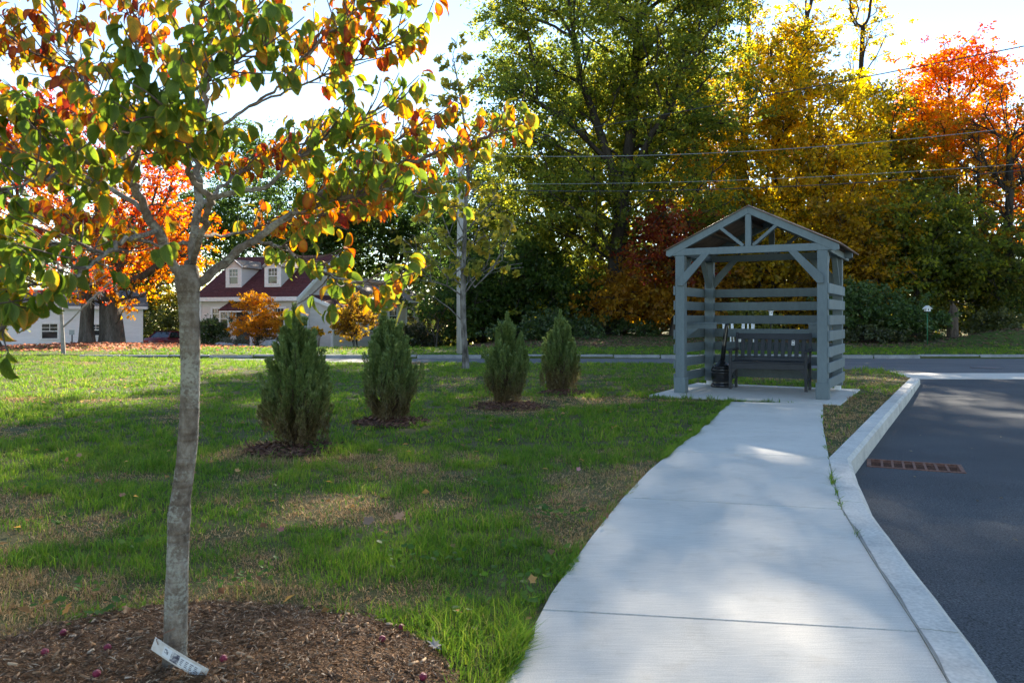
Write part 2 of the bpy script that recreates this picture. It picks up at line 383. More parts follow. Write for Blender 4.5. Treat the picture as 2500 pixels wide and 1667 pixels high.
# kerb stones
kb = empty('kerb'); tag(kb, 'light concrete kerb along the parking lot edge', None, None, 'structure')
def resample(pl, st):
    out = [Vector(pl[0])]; 
    for a, b in zip(pl[:-1], pl[1:]):
        a = Vector(a); b = Vector(b); n = max(1, int((b - a).length / st))
        for k in range(1, n + 1): out.append(a.lerp(b, k / n))
    return out
KI = resample(KERB_IN, .22); KO = [Vector(p) for p in offset([tuple(p) for p in KI], .18)]
cuts = [0]; 
for tgt in (-9, -6, -3, -.3, 1.35, 2.93, 4.77, 6.53, 8.6, 10.7, 12.9, 99):
    cuts.append(min([i for i, p in enumerate(KI) if p.y >= tgt] + [len(KI) - 1]))
for a, b in zip(cuts[:-1], cuts[1:]):
    if b <= a: continue
    m = MB(); n = b - a + 1
    prof_n = 6; base = 0; vv = []
    for i in range(a, b + 1):
        t = 0.0
        p, q = KI[i], KO[i]; d = (q - p).normalized(); e = .005 if i == a else (-.005 if i == b else 0)
        al = (KI[min(i + 1, len(KI) - 1)] - KI[max(i - 1, 0)]).normalized() * e
        zt = 0.004; lo = -.26
        jit = .004 * (random.random() - .5)
        for off, z in ((.0, lo), (.0, zt - .003), (.004, zt), (.135 + jit, zt - .002), (.165 + jit, zt - .028), (.185, lo)):
            vv.append((p.x + d.x * off + al.x, p.y + d.y * off + al.y, z))
    fs = []
    for i in range(n - 1):
        for k in range(prof_n - 1): fs.append((i * 6 + k, (i + 1) * 6 + k, (i + 1) * 6 + k + 1, i * 6 + k + 1))
    fs += [tuple(range(6)), tuple((n - 1) * 6 + k for k in range(6))[::-1]]
    m.add(vv, fs); m.build('kerb_stone', M_kerb, kb)
# ragged mortar line between sidewalk and kerb
m = MB(); vv = []; 
LN = [p for p in KI if -2 < p.y < 6.5]
LN = [q for a, b in zip(LN[:-1], LN[1:]) for q in (a, a.lerp(b, .2), a.lerp(b, .4), a.lerp(b, .6), a.lerp(b, .8))]
for p in LN:
    j = (vnoise(p.y, 0, 9, 2) - .35) * .012; wv = -.003 + .008 * max(0, float(vnoise(p.y, 3, 3.3, 5)) - .35) * 2 * (1.4 if p.y < 4.4 else .5)
    vv += [(p.x - .003 + j * .2, p.y, .0066), (p.x + .003 + max(wv, -.002) + j * .2, p.y, .0068)]
m.add(vv, [(2 * i, 2 * i + 1, 2 * i + 3, 2 * i + 2) for i in range(len(LN) - 1)]); m.build('mortar_line', M_crack, kb)
# far kerb: granite blocks
fk = empty('street_kerb'); tag(fk, 'row of granite kerb blocks along the far side of the street', None, None, 'structure')
x = -13.2
while x < 30:
    L = random.uniform(1.2, 2.2); m = MB(); y0 = ROAD_FAR + random.uniform(-.05, .03)
    h = .0 + random.uniform(-.012, .012) + .01; m.box(x, x + L - .03, y0, y0 + .16, -.3, h); m.build('kerb_block', M_granite, fk, .015); x += L

# drain grate
M_rust = surf('rusty_iron', [(.3, (.10, .045, .03)), (.55, (.20, .085, .05)), (.8, (.30, .15, .10))], 25, .8, .5, 90, fine=(60, .3), bdist=.004)
M_dark = plain('drain_pit', (.015, .014, .013), .95)
dg = empty('drain_grate', (GR_C.x, GR_C.y, float(lot_z(GR_C.x, GR_C.y))), GR_A, 'rusty iron storm drain grate set in the asphalt beside the kerb', 'drain grate')
m = MB(); fw = .035
m.box(-GW - .02, GW + .02, -GD - .02, -GD + fw - .02, -.02, .006).box(-GW - .02, GW + .02, GD - fw + .02, GD + .02, -.02, .006)
m.box(-GW - .02, -GW + fw - .02, -GD + fw - .02, GD - fw + .02, -.05, .0065).box(GW - fw + .02, GW + .02, -GD + fw - .02, GD - fw + .02, -.05, .0065)
m.build('frame', M_rust, dg, .003)
for k in range(1, 8):
    xk = -GW + fw / 2 + (2 * GW - fw) * k / 8; mm = MB(); mm.box(xk - .010, xk + .010, -GD + .015, GD - .015, -.0005, .003); mm.build('cross_bar', M_rust, dg)
for k in range(1, 6):
    yk = -GD + .01 + (2 * GD - .02) * k / 6; mm = MB(); mm.box(-GW + .015, GW - .015, yk - .007, yk + .007, -.001, .0015); mm.build('bar', M_rust, dg)
m = MB(); m.box(-GW - .03, GW + .03, -GD - .03, -GD - .021, -.6, -.01).box(-GW - .03, GW + .03, GD + .021, GD + .03, -.6, -.01).box(-GW - .03, -GW - .021, -GD - .02, GD + .02, -.6, -.01).box(GW + .021, GW + .03, -GD - .02, GD + .02, -.6, -.01).box(-GW - .03, GW + .03, -GD - .03, GD + .03, -.62, -.6)
m.build('pit', M_dark, dg)
m = MB(); m.lathe([(.36, 0), (.36, .012), (.34, .016), (0.30, .016)], 28); p = G(2409, 898, -.1)
o = m.build('manhole_cover', surf('old_iron', [(.3, (.07, .065, .07)), (.7, (.13, .12, .12))], 12, .6, .5, 60)); o.location = (p.x, p.y, -.1); tag(o, 'round iron manhole cover in the street beyond the parking lot', 'manhole cover')

# ------------------------------------------------------------------ wooden shelter
M_paint = surf('shelter_paint', [(.3, (.110, .140, .148)), (.55, (.130, .163, .172)), (.8, (.155, .19, .20))], 3, .62, .35, 40, stretch=(1, 1, .35), fine=(30, .07), bdist=.004)
M_roofu = surf('roof_sheet', [(.3, (.16, .10, .07)), (.55, (.28, .18, .12)), (.8, (.40, .28, .20))], 4, .6, .2, 30, spec=.3)
M_white = plain('white_paint', (.72, .72, .72), .6)
vary(M_paint, .12)
sh = empty('wooden_shelter', SHO, SHA, 'grey-green open timber shelter with gabled roof and slatted sides', 'shelter')
PH = 2.09; PX = 1.02; PY = 1.64
for sx, sy in ((-1, 0), (1, 0), (-1, 1), (1, 1)):
    m = MB(); cx = sx * PX; cy = sy * PY; z0 = .075 if sy else .0
    m.box(cx - .07, cx + .07, cy - .07, cy + .07, .0045 + z0, PH); p_ = m.build('post', M_paint, sh, .005)
    if not sy:
        mm = MB(); mm.box(cx - .087, cx + .087, cy - .087, cy + .087, .005, .235); mm.build('base_wrap', M_paint, p_, .004)
    else:
        mm = MB(); mm.box(cx - .045, cx + .045, cy - .05, cy + .05, .0045, .078); mm.build('post_foot', M_white, p_, .003)
RISE = .61; HWD = 1.235; ZE = 2.17
def truss(y, th):
    mb = MB(); mb.box(-1.18, 1.18, y - th / 2, y + th / 2, PH + .001, PH + .105); mb.build('tie_beam', M_paint, sh, .004)
    for s in (-1, 1):
        a = (s * HWD, ZE - .06); b = (0, ZE + RISE - .06)
        mb = MB(); q = [(s * HWD, ZE), (0, ZE + RISE), (0, ZE + RISE - .115), (s * (HWD - .05), ZE - .095), (s * HWD, ZE - .075)]
        yy = (y - th / 2 - .004, y + th / 2 + .004); mb.prism(q, lambda p, k: (p[0], yy[k], p[1])); mb.build('rafter', M_paint, sh, .004)
        mb = MB(); mb.beam((s * .07, y, PH + .11), (s * .40, y, ZE + RISE - .115 - .40 * RISE / HWD + .01), .045, .085, (0, 1, 0)); mb.build('strut', M_paint, sh, .003)
        mb = MB(); yb = y - .03
        mb.beam((s * (PX - .005), yb, 1.66), (s * .60, yb, 2.105), .07, .088, (0, 1, 0)) if False else mb.prism([(s * (PX + .02), 1.63), (s * (PX + .02), 1.74), (s * .68, PH + .01), (s * .56, PH + .01), (s * (PX - .06), 1.63)], lambda p, k: (p[0], (y - th / 2 - .034, y - th / 2 - .002)[k] if y < 1 else (y - .02, y + .02)[k], p[1])); mb.build('knee_brace', M_paint, sh, .003)
    mb = MB(); mb.box(-.042, .042, y - th / 2 + .003, y + th / 2 - .003, PH + .105, ZE + RISE - .12); mb.build('king_post', M_paint, sh, .003)
truss(-.035, .075); truss(PY + .03, .075)
for s in (-1, 1):   # side plates, their braces, corrugated roof slopes
    mb = MB(); mb.box(s * PX - .045, s * PX + .045, .01, PY - .012, PH + .002, PH + .10); mb.build('side_plate', M_paint, sh, .004)
    mb = MB(); mb.box(s * (PX + .085) - .018, s * (PX + .085) + .018, -.02, 2.2, PH - .02, PH + .075); mb.build('eave_board', M_paint, sh, .003)
    for y0, y1 in ((.06, .46), (PY - .06, PY - .46)):
        mb = MB(); mb.beam((s * PX, y0, 1.66), (s * PX, y1, PH + .01), .04, .08, (1, 0, 0)); mb.build('side_brace', M_paint, sh, .003)
    ny = 180; y0, y1 = -.11, 2.3; V = []; 
    for i in range(ny + 1):
        y = y0 + (y1 - y0) * i / ny; wv = .011 * math.sin(2 * math.pi * y / .076)
        for tt in (0, .5, 1.0): V.append((s * (HWD + .03) * (1 - tt), y, ZE + .016 + RISE * tt + wv * (1.0) - .012))
    T = []
    for i in range(ny):
        for k in range(2): T.append((i * 3 + k, i * 3 + k + 1, (i + 1) * 3 + k + 1, (i + 1) * 3 + k))
    ro = link('roof_sheet', npmesh('roof_sheet', V, T, M_roofu, smooth=True), sh)
    md = ro.modifiers.new('thick', 'SOLIDIFY'); md.thickness = .004
    for tt in (.12, .5, .86):
        mb = MB(); xx = s * HWD * (1 - tt); zz = ZE + RISE * tt - .052; mb.box(xx - .045, xx + .045, .012, PY - .015, zz - .02, zz + .02); mb.build('purlin', plain('raw_timber', (.13, .085, .055), .8), sh)
    for k in range(7):
        zt = 1.63 - .223 * k; e = .008 * (random.random() - .5)
        mb = MB(); mb.box(s * (PX + .072), s * (PX + .097), -.075 + e, PY + .073, zt - .14, zt); mb.build('side_slat', M_paint, sh, .003)
for k in range(7):
    zt = 1.63 - .223 * k; mb = MB(); mb.box(-PX - .07, PX + .07, PY + .074, PY + .099, zt - .14, zt); mb.build('back_slat', M_paint, sh, .003)
mb = MB(); mb.box(-.02, .03, -.088, -.084, 2.6, 2.6)
for s, wd in ((-1, .50), (1, .34)):   # leaning shelves
    xa = s * (PX + .068); xb = s * (PX + .07 - wd); mb = MB(); mb.box(min(xa, xb), max(xa, xb), .45, 1.2, 1.045, 1.075)
    mb.build('shelf', M_paint, sh, .004)
    mb = MB(); mb.box(min(xa, xb) + .01, max(xa, xb) - .01, .452, .49, .975, 1.044); mb.build('shelf_apron', M_paint, sh, .003)
    q = [(xa, .974)] + [(xa + (-s) * (.03 + .17 * math.sin(a)), .974 - .13 * (1 - math.sin(a)) - .0) for a in [math.pi / 2 * k / 6 for k in range(6, -1, -1)]] + [(xa, .8)]
    mb = MB(); mb.prism(q, lambda p, k: (p[0], (.455, .487)[k], p[1])); mb.build('shelf_bracket', M_paint, sh)

# ------------------------------------------------------------------ bench
M_black = surf('black_plastic', [(.3, (.020, .022, .027)), (.7, (.032, .035, .042))], 8, .5, .15, 60, spec=.4)
BA = SHA + R(1.0); bo = G(1783, 950); bo.z = .0045
bn = empty('slatted_bench', bo, BA, 'black slat-back bench with armrests inside the shelter', 'bench')
BW = 1.15; BD = .42; rake = .10
for x in (0, BW):
    m = MB(); m.box(x - .022, x + .022, -.022, .03, 0, .60); m.build('leg', M_black, bn, .003)
    m = MB(); m.prism([(BD - .03, 0), (BD + .03, 0), (BD + .03, .42), (BD + rake + .02, .9), (BD + rake - .02, .90), (BD - .025, .42)], lambda p, k: (x + (-.021, .021)[k], p[0], p[1])); m.build('leg', M_black, bn, .003)
    m = MB(); m.prism([(-.06, .602), (.1, .612), (BD + .09, .622), (BD + .09, .647), (.1, .638), (-.06, .63)], lambda p, k: (x + (-.037, .037)[k], p[0], p[1])); m.build('armrest', M_black, bn, .004)
    m = MB(); m.box(x - .014, x + .014, .03, BD - .03, .15, .185); m.build('stretcher', M_black, bn, .002)
    m = MB(); s = 1 if x == 0 else -1
    q = [(0.022, .33), (.022, .16)] + [(.022 + .11 * (1 - math.cos(a)), .16 + .17 * math.sin(a)) for a in [math.pi / 2 * k / 5 for k in range(1, 6)]]
    m.prism(q, lambda p, k: (x + s * p[0], (-.012, .014)[k], p[1])); m.build('corner_bracket', M_black, bn)
m = MB(); m.box(.022, BW - .022, -.02, .016, .332, .425); m.build('seat_rail', M_black, bn, .003)
m = MB(); m.box(.022, BW - .022, BD - .015, BD + .015, .332, .425); m.build('seat_rail', M_black, bn, .003)
for k in range(5):
    m = MB(); y = -.02 + k * .088; m.box(-.0, BW, y, y + .074, .4265, .448); m.build('seat_slat', M_black, bn, .004)
def by(z): return BD + rake * (z - .42) / .48
m = MB(); m.prism([(by(.79) - .012, .79), (by(.79) + .016, .79), (by(.885) + .016, .885), (by(.885) - .012, .885)], lambda p, k: ((.021, BW - .021)[k], p[0], p[1])); m.build('back_rail', M_black, bn, .004)
m = MB(); m.prism([(by(.45) - .012, .45), (by(.45) + .016, .45), (by(.50) + .016, .50), (by(.50) - .012, .50)], lambda p, k: ((.021, BW - .021)[k], p[0], p[1])); m.build('back_rail', M_black, bn, .004)
M_tagp = plain('paper_white', (.75, .76, .78), .6)
for k in range(10):
    x = .10 + k * (BW - .2) / 9
    m = MB(); m.prism([(by(.501) - .006, .501), (by(.501) + .01, .501), (by(.789) + .01, .789), (by(.789) - .006, .789)], lambda p, kk: (x + (-.032, .032)[kk], p[0], p[1])); sl_ = m.build('back_slat', M_black, bn, .003)
    if k == 7:
        m = MB(); m.prism([(by(.70) - .0105, .70), (by(.70) - .008, .70), (by(.78) - .008, .78), (by(.78) - .0105, .78)], lambda p, kk: (x + (.028, .075)[kk], p[0], p[1])); m.build('paper_tag', M_tagp, sl_)
        for z in (.768, .755, .722, .712):
            m = MB(); m.prism([(by(z) - .0118, z), (by(z) - .0108, z), (by(z + .006) - .0108, z + .006), (by(z + .006) - .0118, z + .006)], lambda p, kk: (x + (.034, .068)[kk], p[0], p[1])); m.build('print_line', M_black, sl_)

# ------------------------------------------------------------------ cigarette receptacle
M_glossk = surf('black_gloss', [(.3, (.012, .012, .014)), (.7, (.02, .02, .022))], 6, .22, .05, 40, spec=.5)
ao = G(1763, 945); ao.z = .0045
an = empty('ash_receptacle', ao, 0, 'black bulbous cigarette receptacle with tall tube standing left of the bench', 'ash bin')
m = MB(); m.lathe([(.175, 0), (.185, .01), (.185, .035), (.165, .06), (.155, .07), (.165, .10), (.175, .18), (.172, .26), (.18, .275), (.18, .30), (.165, .315)], 26); m.build('pot', M_glossk, an)
m = MB(); m.lathe([(.168, .316), (.15, .345), (.105, .375), (.07, .395), (.05, .43), (.04, .44)], 24); m.build('lid', M_glossk, an)
m = MB(); m.tube([(0.005, 0, .43), (.035, 0, .7), (.075, 0, 1.0), (.08, 0, 1.045), (.0815, 0, 1.06)], [.038, .036, .032, .031, .02], 16); m.build('tube', M_glossk, an)
m = MB(); m.lathe([(.184, .225), (.188, .23), (.188, .245), (.184, .25)], 26); m.build('rim_band', M_glossk, an)

# ------------------------------------------------------------------ trees: generator
M_bark = surf('bark_grey', [(.3, (.045, .038, .032)), (.5, (.09, .078, .066)), (.75, (.16, .14, .12))], 5, .95, 1.0, 14, stretch=(1, 1, .22), fine=(30, .3), spec=.1, bdist=.05)
M_barkd = surf('bark_dark', [(.3, (.022, .018, .015)), (.5, (.045, .038, .032)), (.75, (.085, .07, .06))], 4, .95, 1.0, 12, stretch=(1, 1, .2), fine=(30, .3), spec=.1, bdist=.05)
M_leaf = leafmat('tree_leaf', .62, .010, 1.05, 2.0)
M_shrub = leafmat('shrub_leaf', .40, .03, 1.0, 1.6)
def lerp3(cols, t):
    cols = np.asarray(cols, float); t = np.clip(t, 0, .9999) * (len(cols) - 1); i = t.astype(int); f = (t - i)[:, None]
    return cols[i] * (1 - f) + cols[i + 1] * f
GREEN = [(.050, .082, .015), (.085, .120, .020), (.14, .165, .024), (.23, .22, .026), (.36, .27, .022)]
DKGREEN = [(.026, .050, .014), (.042, .074, .016), (.060, .095, .018), (.11, .13, .02)]
YELLOW = [(.065, .095, .016), (.19, .175, .018), (.43, .30, .02), (.58, .37, .018), (.54, .25, .014)]
ORANGE = [(.40, .055, .020), (.46, .12, .014), (.50, .20, .014), (.46, .26, .016), (.22, .17, .016)]
RED = [(.34, .022, .020), (.38, .035, .018), (.42, .075, .016), (.45, .14, .014)]
DKRED = [(.09, .018, .012), (.17, .026, .016), (.24, .055, .016), (.14, .09, .018), (.06, .08, .016)]
RUST = [(.12, .065, .014), (.26, .13, .016), (.34, .19, .018), (.16, .14, .018)]
class Skel:
    def __init__(s): s.p = []; s.par = []; s.w = []
    def add(s, p, par): s.p.append(np.asarray(p, float)); s.par.append(par); return len(s.p) - 1
def grow(trunks, clumps, rng, twigs=3, sag=0.0, rc=1.0):
    """connect every clump centre to the nearest branch below it; returns nodes, parents, clump end nodes"""
    S = Skel(); 
    for path, par in trunks:
        prev = par
        for p in path: prev = S.add(p, prev)
    ntr = len(S.p); base = np.asarray(S.p[0]); plen = []; dirs = []
    for i in range(ntr):
        j = S.par[i]
        if j < 0: plen.append(0.0); dirs.append(np.array([0, 0, 1.]))
        else: dv = S.p[i] - S.p[j]; l_ = max(np.linalg.norm(dv), 1e-6); plen.append(plen[j] + l_ * .55); dirs.append(dv / l_)
    order = np.argsort(np.linalg.norm((clumps - base) * [1, 1, .7], axis=1)); ends = []
    for ci in order:
        c = clumps[ci]; A = np.array(S.p)
        dv = c - A; dist = np.linalg.norm(dv, axis=1); pen = np.where(dv[:, 2] < .12 * dist, 1.0 + .9 * dist, 0) + .25 * dist * (np.arange(len(A)) < 2)
        tn = 1 - np.einsum('ij,ij->i', dv, np.array(dirs)) / np.maximum(dist, 1e-6); j = int(np.argmin(dist * (1 + .45 * tn) + pen + .6 * np.array(plen))); a = A[j]; L = dist[j]; n = max(2, int(L / max(.35, rc * .8)))
        prev = j
        for k in range(1, n + 1):
            t = k / n; q = a + (c - a) * t; q = q + rng.normal(size=3) * L * .016 * (k < n); q[2] += sag * L * t * (1 - t)
            pv = prev; prev = S.add(q, prev); dv_ = S.p[prev] - S.p[pv]; l_ = max(np.linalg.norm(dv_), 1e-6); plen.append(plen[pv] + l_); dirs.append(dv_ / l_)
        ends.append(prev)
        for _ in range(twigs):
            S.add(c + rng.normal(size=3) * rc * .55, prev); plen.append(1e3); dirs.append(np.array([0, 0, 1.]))
    return S
def skel_mesh(S, r_tip, r_base, sides=5, expo=.5):
    n = len(S.p); w_ = np.zeros(n); kids = np.zeros(n, int)
    for i in range(n - 1, -1, -1):
        if kids[i] == 0: w_[i] += 1
        if S.par[i] >= 0: w_[S.par[i]] += w_[i]; kids[S.par[i]] += 1
    r = r_tip * w_ ** expo; k = math.log(max(r_base / r_tip, 1.01)) / math.log(max(w_[0], 2)); r = r_tip * w_ ** k
    V = []; F = []
    ang = 2 * math.pi * np.arange(sides) / sides
    for i in range(n):
        j = S.par[i]
        if j < 0: continue
        a, b = S.p[j], S.p[i]; d = b - a; L = np.linalg.norm(d)
        if L < 1e-4: continue
        d /= L; ref = np.array([.3, .8, .1]) if abs(d[2]) > .6 else np.array([0, 0, 1.]); x = np.cross(d, ref); x /= np.linalg.norm(x); y = np.cross(d, x)
        ra = r[j] if (j < i and (r[i] > .55 * r[j])) else r[i] * 1.15
        ring = np.cos(ang)[:, None] * x + np.sin(ang)[:, None] * y
        b0 = len(V) * sides; V.append(a - d * ra * .3 + ring * ra); V.append(b + ring * r[i])
        F.append(np.column_stack([b0 + np.arange(sides), b0 + (np.arange(sides) + 1) % sides, b0 + sides + (np.arange(sides) + 1) % sides, b0 + sides + np.arange(sides)]))
    return np.concatenate(V), np.concatenate(F)
def ellipsoid_pts(rng, ells, n, shell=.35):
    """clump centres spread through several ellipsoids, denser to the outside"""
    wts = np.array([e[3] * e[4] * e[5] for e in ells]) ** .8; wts /= wts.sum(); k = rng.choice(len(ells), n, p=wts)
    E = np.array(ells)[k]; d = rdirs(n, rng); r = rng.uniform(shell, 1, n) ** .6
    return E[:, :3] + d * r[:, None] * E[:, 3:6]
def leaves(rng, centres, per, spread, size, palette, shape=DIAMOND, droop=.25, colour=None, clumpvar=.35, flat=.7, sizevar=.35):
    n = len(centres) * per; ci = np.repeat(np.arange(len(centres)), per)
    ns = max(1, per // 16); sp_ = rng.normal(size=(len(centres), ns, 3)) * spread * 1.05; sp_[:, :, 2] *= flat; sb = rng.uniform(-.16, .16, (len(centres), ns)); k_ = rng.integers(0, ns, n)
    off = rng.normal(size=(n, 3)) * spread * .34; off[:, 2] *= .55
    pos = centres[ci] + sp_[ci, k_] + off
    ax = rdirs(n, rng) * .8 + sp_[ci, k_] / max(spread, .01) * .35; ax[:, 2] -= droop; nr = rdirs(n, rng); nr[:, 2] += .35
    t = rng.beta(1.8, 2.0, n) * .62 + rng.uniform(0, clumpvar, len(centres))[ci] + sb[ci, k_]
    col = lerp3(palette, t) if colour is None else colour(pos, t)
    col = col * rng.uniform(.75, 1.25, n)[:, None]
    sz = size * rng.uniform(1 - sizevar, 1 + sizevar, n)
    return scatter(shape[0], shape[1], pos, ax, nr, sz, col)
def tree(name, label, cat, base, trunks, ells, ncl, per, spread, size, palette, r_base, r_tip=.012, bark=None, seed=1, twigs=3, group=None, colour=None,
         shape=DIAMOND, shell=.35, leaf=None, flat=.7, droop=.25, sides=6, bare=0.0, sizevar=.35, flare=True):
    """coordinates of trunks and ells are world metres; the tree stands at base"""
    rng = np.random.default_rng(seed); b = np.asarray(base, float)
    root = empty(name, tuple(b), 0, label, cat, group)
    cl = ellipsoid_pts(rng, ells, ncl, shell)
    cl = cl[cl[:, 2] > b[2] + .15]
    tr = []; off = 0
    for path, par in trunks: tr.append(([np.asarray(q, float) for q in path], par))
    S = grow(tr, cl, rng, twigs, .12, spread * 1.2)
    V, F = skel_mesh(S, r_tip, r_base, sides)
    if flare:
        z = V[:, 2] - b[2]; k = 1 + .45 * np.exp(-np.maximum(z, 0) / (r_base * 1.6)); m_ = z < r_base * 6
        V[m_, :2] = b[:2] + (V[m_, :2] - b[:2]) * k[m_, None]
    link('trunk', npmesh('trunk', V - b, F, bark or M_bark, smooth=True), root)
    if bare: cl = cl[rng.random(len(cl)) > bare]
    LV, LT, LC = leaves(rng, cl, per, spread, size, palette, shape, droop, colour, flat=flat, sizevar=sizevar)
    low = LV[:, 2] < b[2] + .02; LV[low, 2] = b[2] + .02
    link('crown', npmesh('crown', LV - b, LT, leaf or M_leaf, LC), root)
    return root
def U(u, v, d): q = P(u, v, d); return (q.x, q.y, q.z)
def EL(u, v, d, rx, rz, ry=None): q = P(u, v, d); return (q.x, q.y, q.z, rx, ry or rx, rz)
def TZ(u, d):
    x_ = (u - 1250) / FPX * d; return (x_, d, float(terrain(x_, d)) - .04)

# --- the big oak over the shelter
b = TZ(1502, 41)
tree('oak_tree', 'huge green oak with two dark stems filling the upper middle', 'tree', b,
     [([b, U(1503, 740, 41), U(1505, 650, 41), U(1515, 560, 41), U(1518, 480, 41)], -1),
      ([U(1490, 400, 40.8), U(1460, 310, 40.5), U(1420, 200, 40.2), U(1400, 90, 40), U(1385, -30, 40)], 4),
      ([U(1530, 400, 41.3), U(1545, 290, 41.5), U(1550, 170, 41.5), U(1560, 50, 41.5), U(1575, -40, 41.5)], 4),
      ([U(1440, 350, 40), U(1385, 295, 39), U(1310, 250, 38.5)], 5), ([U(1590, 330, 40), U(1640, 260, 39)], 4)],
     [EL(1290, 270, 40, 3.2, 3.8, 4), EL(1460, 120, 41, 5.6, 3.8, 5), EL(1660, 270, 41, 4.0, 4.4, 4.5), EL(1420, 470, 39.5, 4.2, 2.6, 3.5), EL(1650, 500, 39.5, 3.6, 2.0, 3),
      EL(1500, -50, 41.5, 6.0, 1.9, 5.0), EL(1250, 60, 40.5, 2.4, 3.0), EL(1720, 60, 41, 3.2, 3.8), EL(1690, -40, 41, 3.4, 2.6), EL(1480, 300, 42.5, 4.5, 3.5, 2.5)],  # top lobes, mostly out of view, added and shaped to shade path and lot
     640, 150, .50, .165, GREEN, .46, .016, M_barkd, seed=3, twigs=2, shell=.1)
# --- green trees left of it
def simple(name, label, cat, u, d, vtop, ells, ncl, per, pal, rb, seed, spread=.5, size=.17, bark=None, lean=0, **kw):
    b = TZ(u, d); top = P(u + lean, vtop, d); n = 5
    path = [b] + [(b[0] + (top.x - b[0]) * k / n + .25 * kw.get('wob', 1) * math.sin(seed * 3 + k), b[1] + .2 * math.cos(seed + k * 2), b[2] + (top.z - b[2]) * k / n) for k in range(1, n + 1)]
    kw.pop('wob', 0); kw.setdefault('sides', 4); kw.setdefault('twigs', 2); per = int(per * .82); size *= 1.07; return tree(name, label, cat, b, [(path, -1)], ells, ncl, per, spread, size, pal, rb, bark=bark or M_barkd, seed=seed, **kw)
simple('broadleaf_tree', 'dark green tree left of the oak with yellow backlit leaves low down', 'tree', 1345, 45, 330,
       [EL(1310, 460, 45, 3.4, 3.6), EL(1230, 600, 44, 2.8, 2.6), EL(1420, 620, 43.5, 3.2, 2.8), EL(1330, 740, 43, 3.6, 1.6)], 240, 115, [(.07, .10, .016), (.13, .155, .02), (.26, .24, .024), (.42, .34, .024)], .26, 21)  # sunlit yellow-green is put into this leaf palette
simple('broadleaf_tree', 'dense dark green tree standing behind the utility pole', 'tree', 1175, 50, 420,
       [EL(1160, 520, 50, 2.8, 3.4), EL(1130, 650, 49, 2.2, 2.6), EL(1215, 700, 48, 3.2, 2.4)], 230, 140, DKGREEN, .24, 22)
simple('broadleaf_tree', 'dark green tree rising behind the right end of the cream house', 'tree', 960, 66, 360,
       [EL(960, 470, 66, 4.4, 4.4), EL(890, 590, 66, 3.8, 3.4), EL(1040, 610, 66, 3.8, 3.4)], 230, 140, DKGREEN, .28, 23, spread=.6, size=.2)
simple('broadleaf_tree', 'dark green tree behind the middle of the maroon roof', 'tree', 760, 64, 380,
       [EL(760, 500, 64, 4.5, 4.0), EL(680, 590, 63, 3.6, 3.0), EL(830, 600, 63, 3.5, 3.0)], 220, 130, DKGREEN, .28, 24, spread=.65, size=.2)
simple('broadleaf_tree', 'dark green tree rising between the white building and the cottage', 'tree', 350, 66, 470,
       [EL(350, 560, 66, 4.0, 3.2), EL(290, 660, 65, 3.6, 2.6), EL(420, 680, 65, 3.6, 2.6), EL(350, 740, 64, 4.2, 1.8)], 220, 120, [(.04, .06, .014), (.09, .10, .016), (.20, .16, .018), (.34, .16, .016)], .26, 28, spread=.6, size=.2, shell=.1)
simple('broadleaf_tree', 'dusky evergreen tree behind the left end of the maroon roof', 'tree', 560, 66, 330,
       [EL(560, 430, 66, 4.0, 4.5), EL(500, 560, 65, 3.8, 3.2), EL(620, 590, 65, 3.5, 3.0)], 220, 130, DKGREEN, .28, 25, spread=.65, size=.2)
simple('broadleaf_tree', 'yellow-green tree glowing through the gaps behind the oak stems', 'tree', 1470, 52, 120,
       [EL(1470, 260, 52, 4.2, 4.0), EL(1400, 420, 52, 4.0, 3.2), EL(1560, 430, 52, 4.2, 3.4)], 230, 128, [(.07, .10, .016), (.16, .17, .02), (.32, .25, .02), (.40, .20, .016)], .26, 26, spread=.55, size=.19, shell=.1)  # leaf colours carry the lit yellow-green of the gaps
simple('broadleaf_tree', 'orange-tinged tree behind the right side of the oak', 'tree', 1690, 53, 150,
       [EL(1690, 280, 53, 3.6, 4.2), EL(1720, 450, 53, 4.0, 3.4)], 190, 128, [(.12, .12, .016), (.30, .22, .02), (.46, .26, .018), (.46, .14, .016)], .24, 27, spread=.55, size=.19, shell=.1)
# --- yellow trees
simple('yellow_tree', 'golden yellow tree directly behind the shelter roof peak', 'tree', 1885, 44, 120,
       [EL(1850, 250, 44, 3.0, 3.6), EL(1880, 420, 43.5, 3.4, 3.0), EL(1830, 560, 43, 3.0, 2.2), EL(1930, 150, 44.5, 2.0, 2.6)], 300, 130, YELLOW, .26, 31)
simple('yellow_tree', 'golden yellow tree with dark forked stem right of the shelter peak', 'tree', 2010, 42, 200,
       [EL(2010, 300, 42, 3.0, 2.8), EL(2000, 440, 41.5, 3.2, 2.8), EL(2080, 520, 41.5, 2.8, 2.2), EL(1960, 600, 41, 3.0, 1.8)], 270, 130, YELLOW, .24, 32)
simple('yellow_tree', 'yellow-green tree between the golden trees and the red maple', 'tree', 2140, 45, 230,
       [EL(2120, 300, 45, 2.4, 2.6), EL(2170, 420, 45, 2.6, 3.0), EL(2110, 560, 44, 2.8, 2.2)], 190, 130, [(.08, .09, .014), (.16, .15, .016), (.30, .22, .016), (.40, .25, .014)], .22, 33)
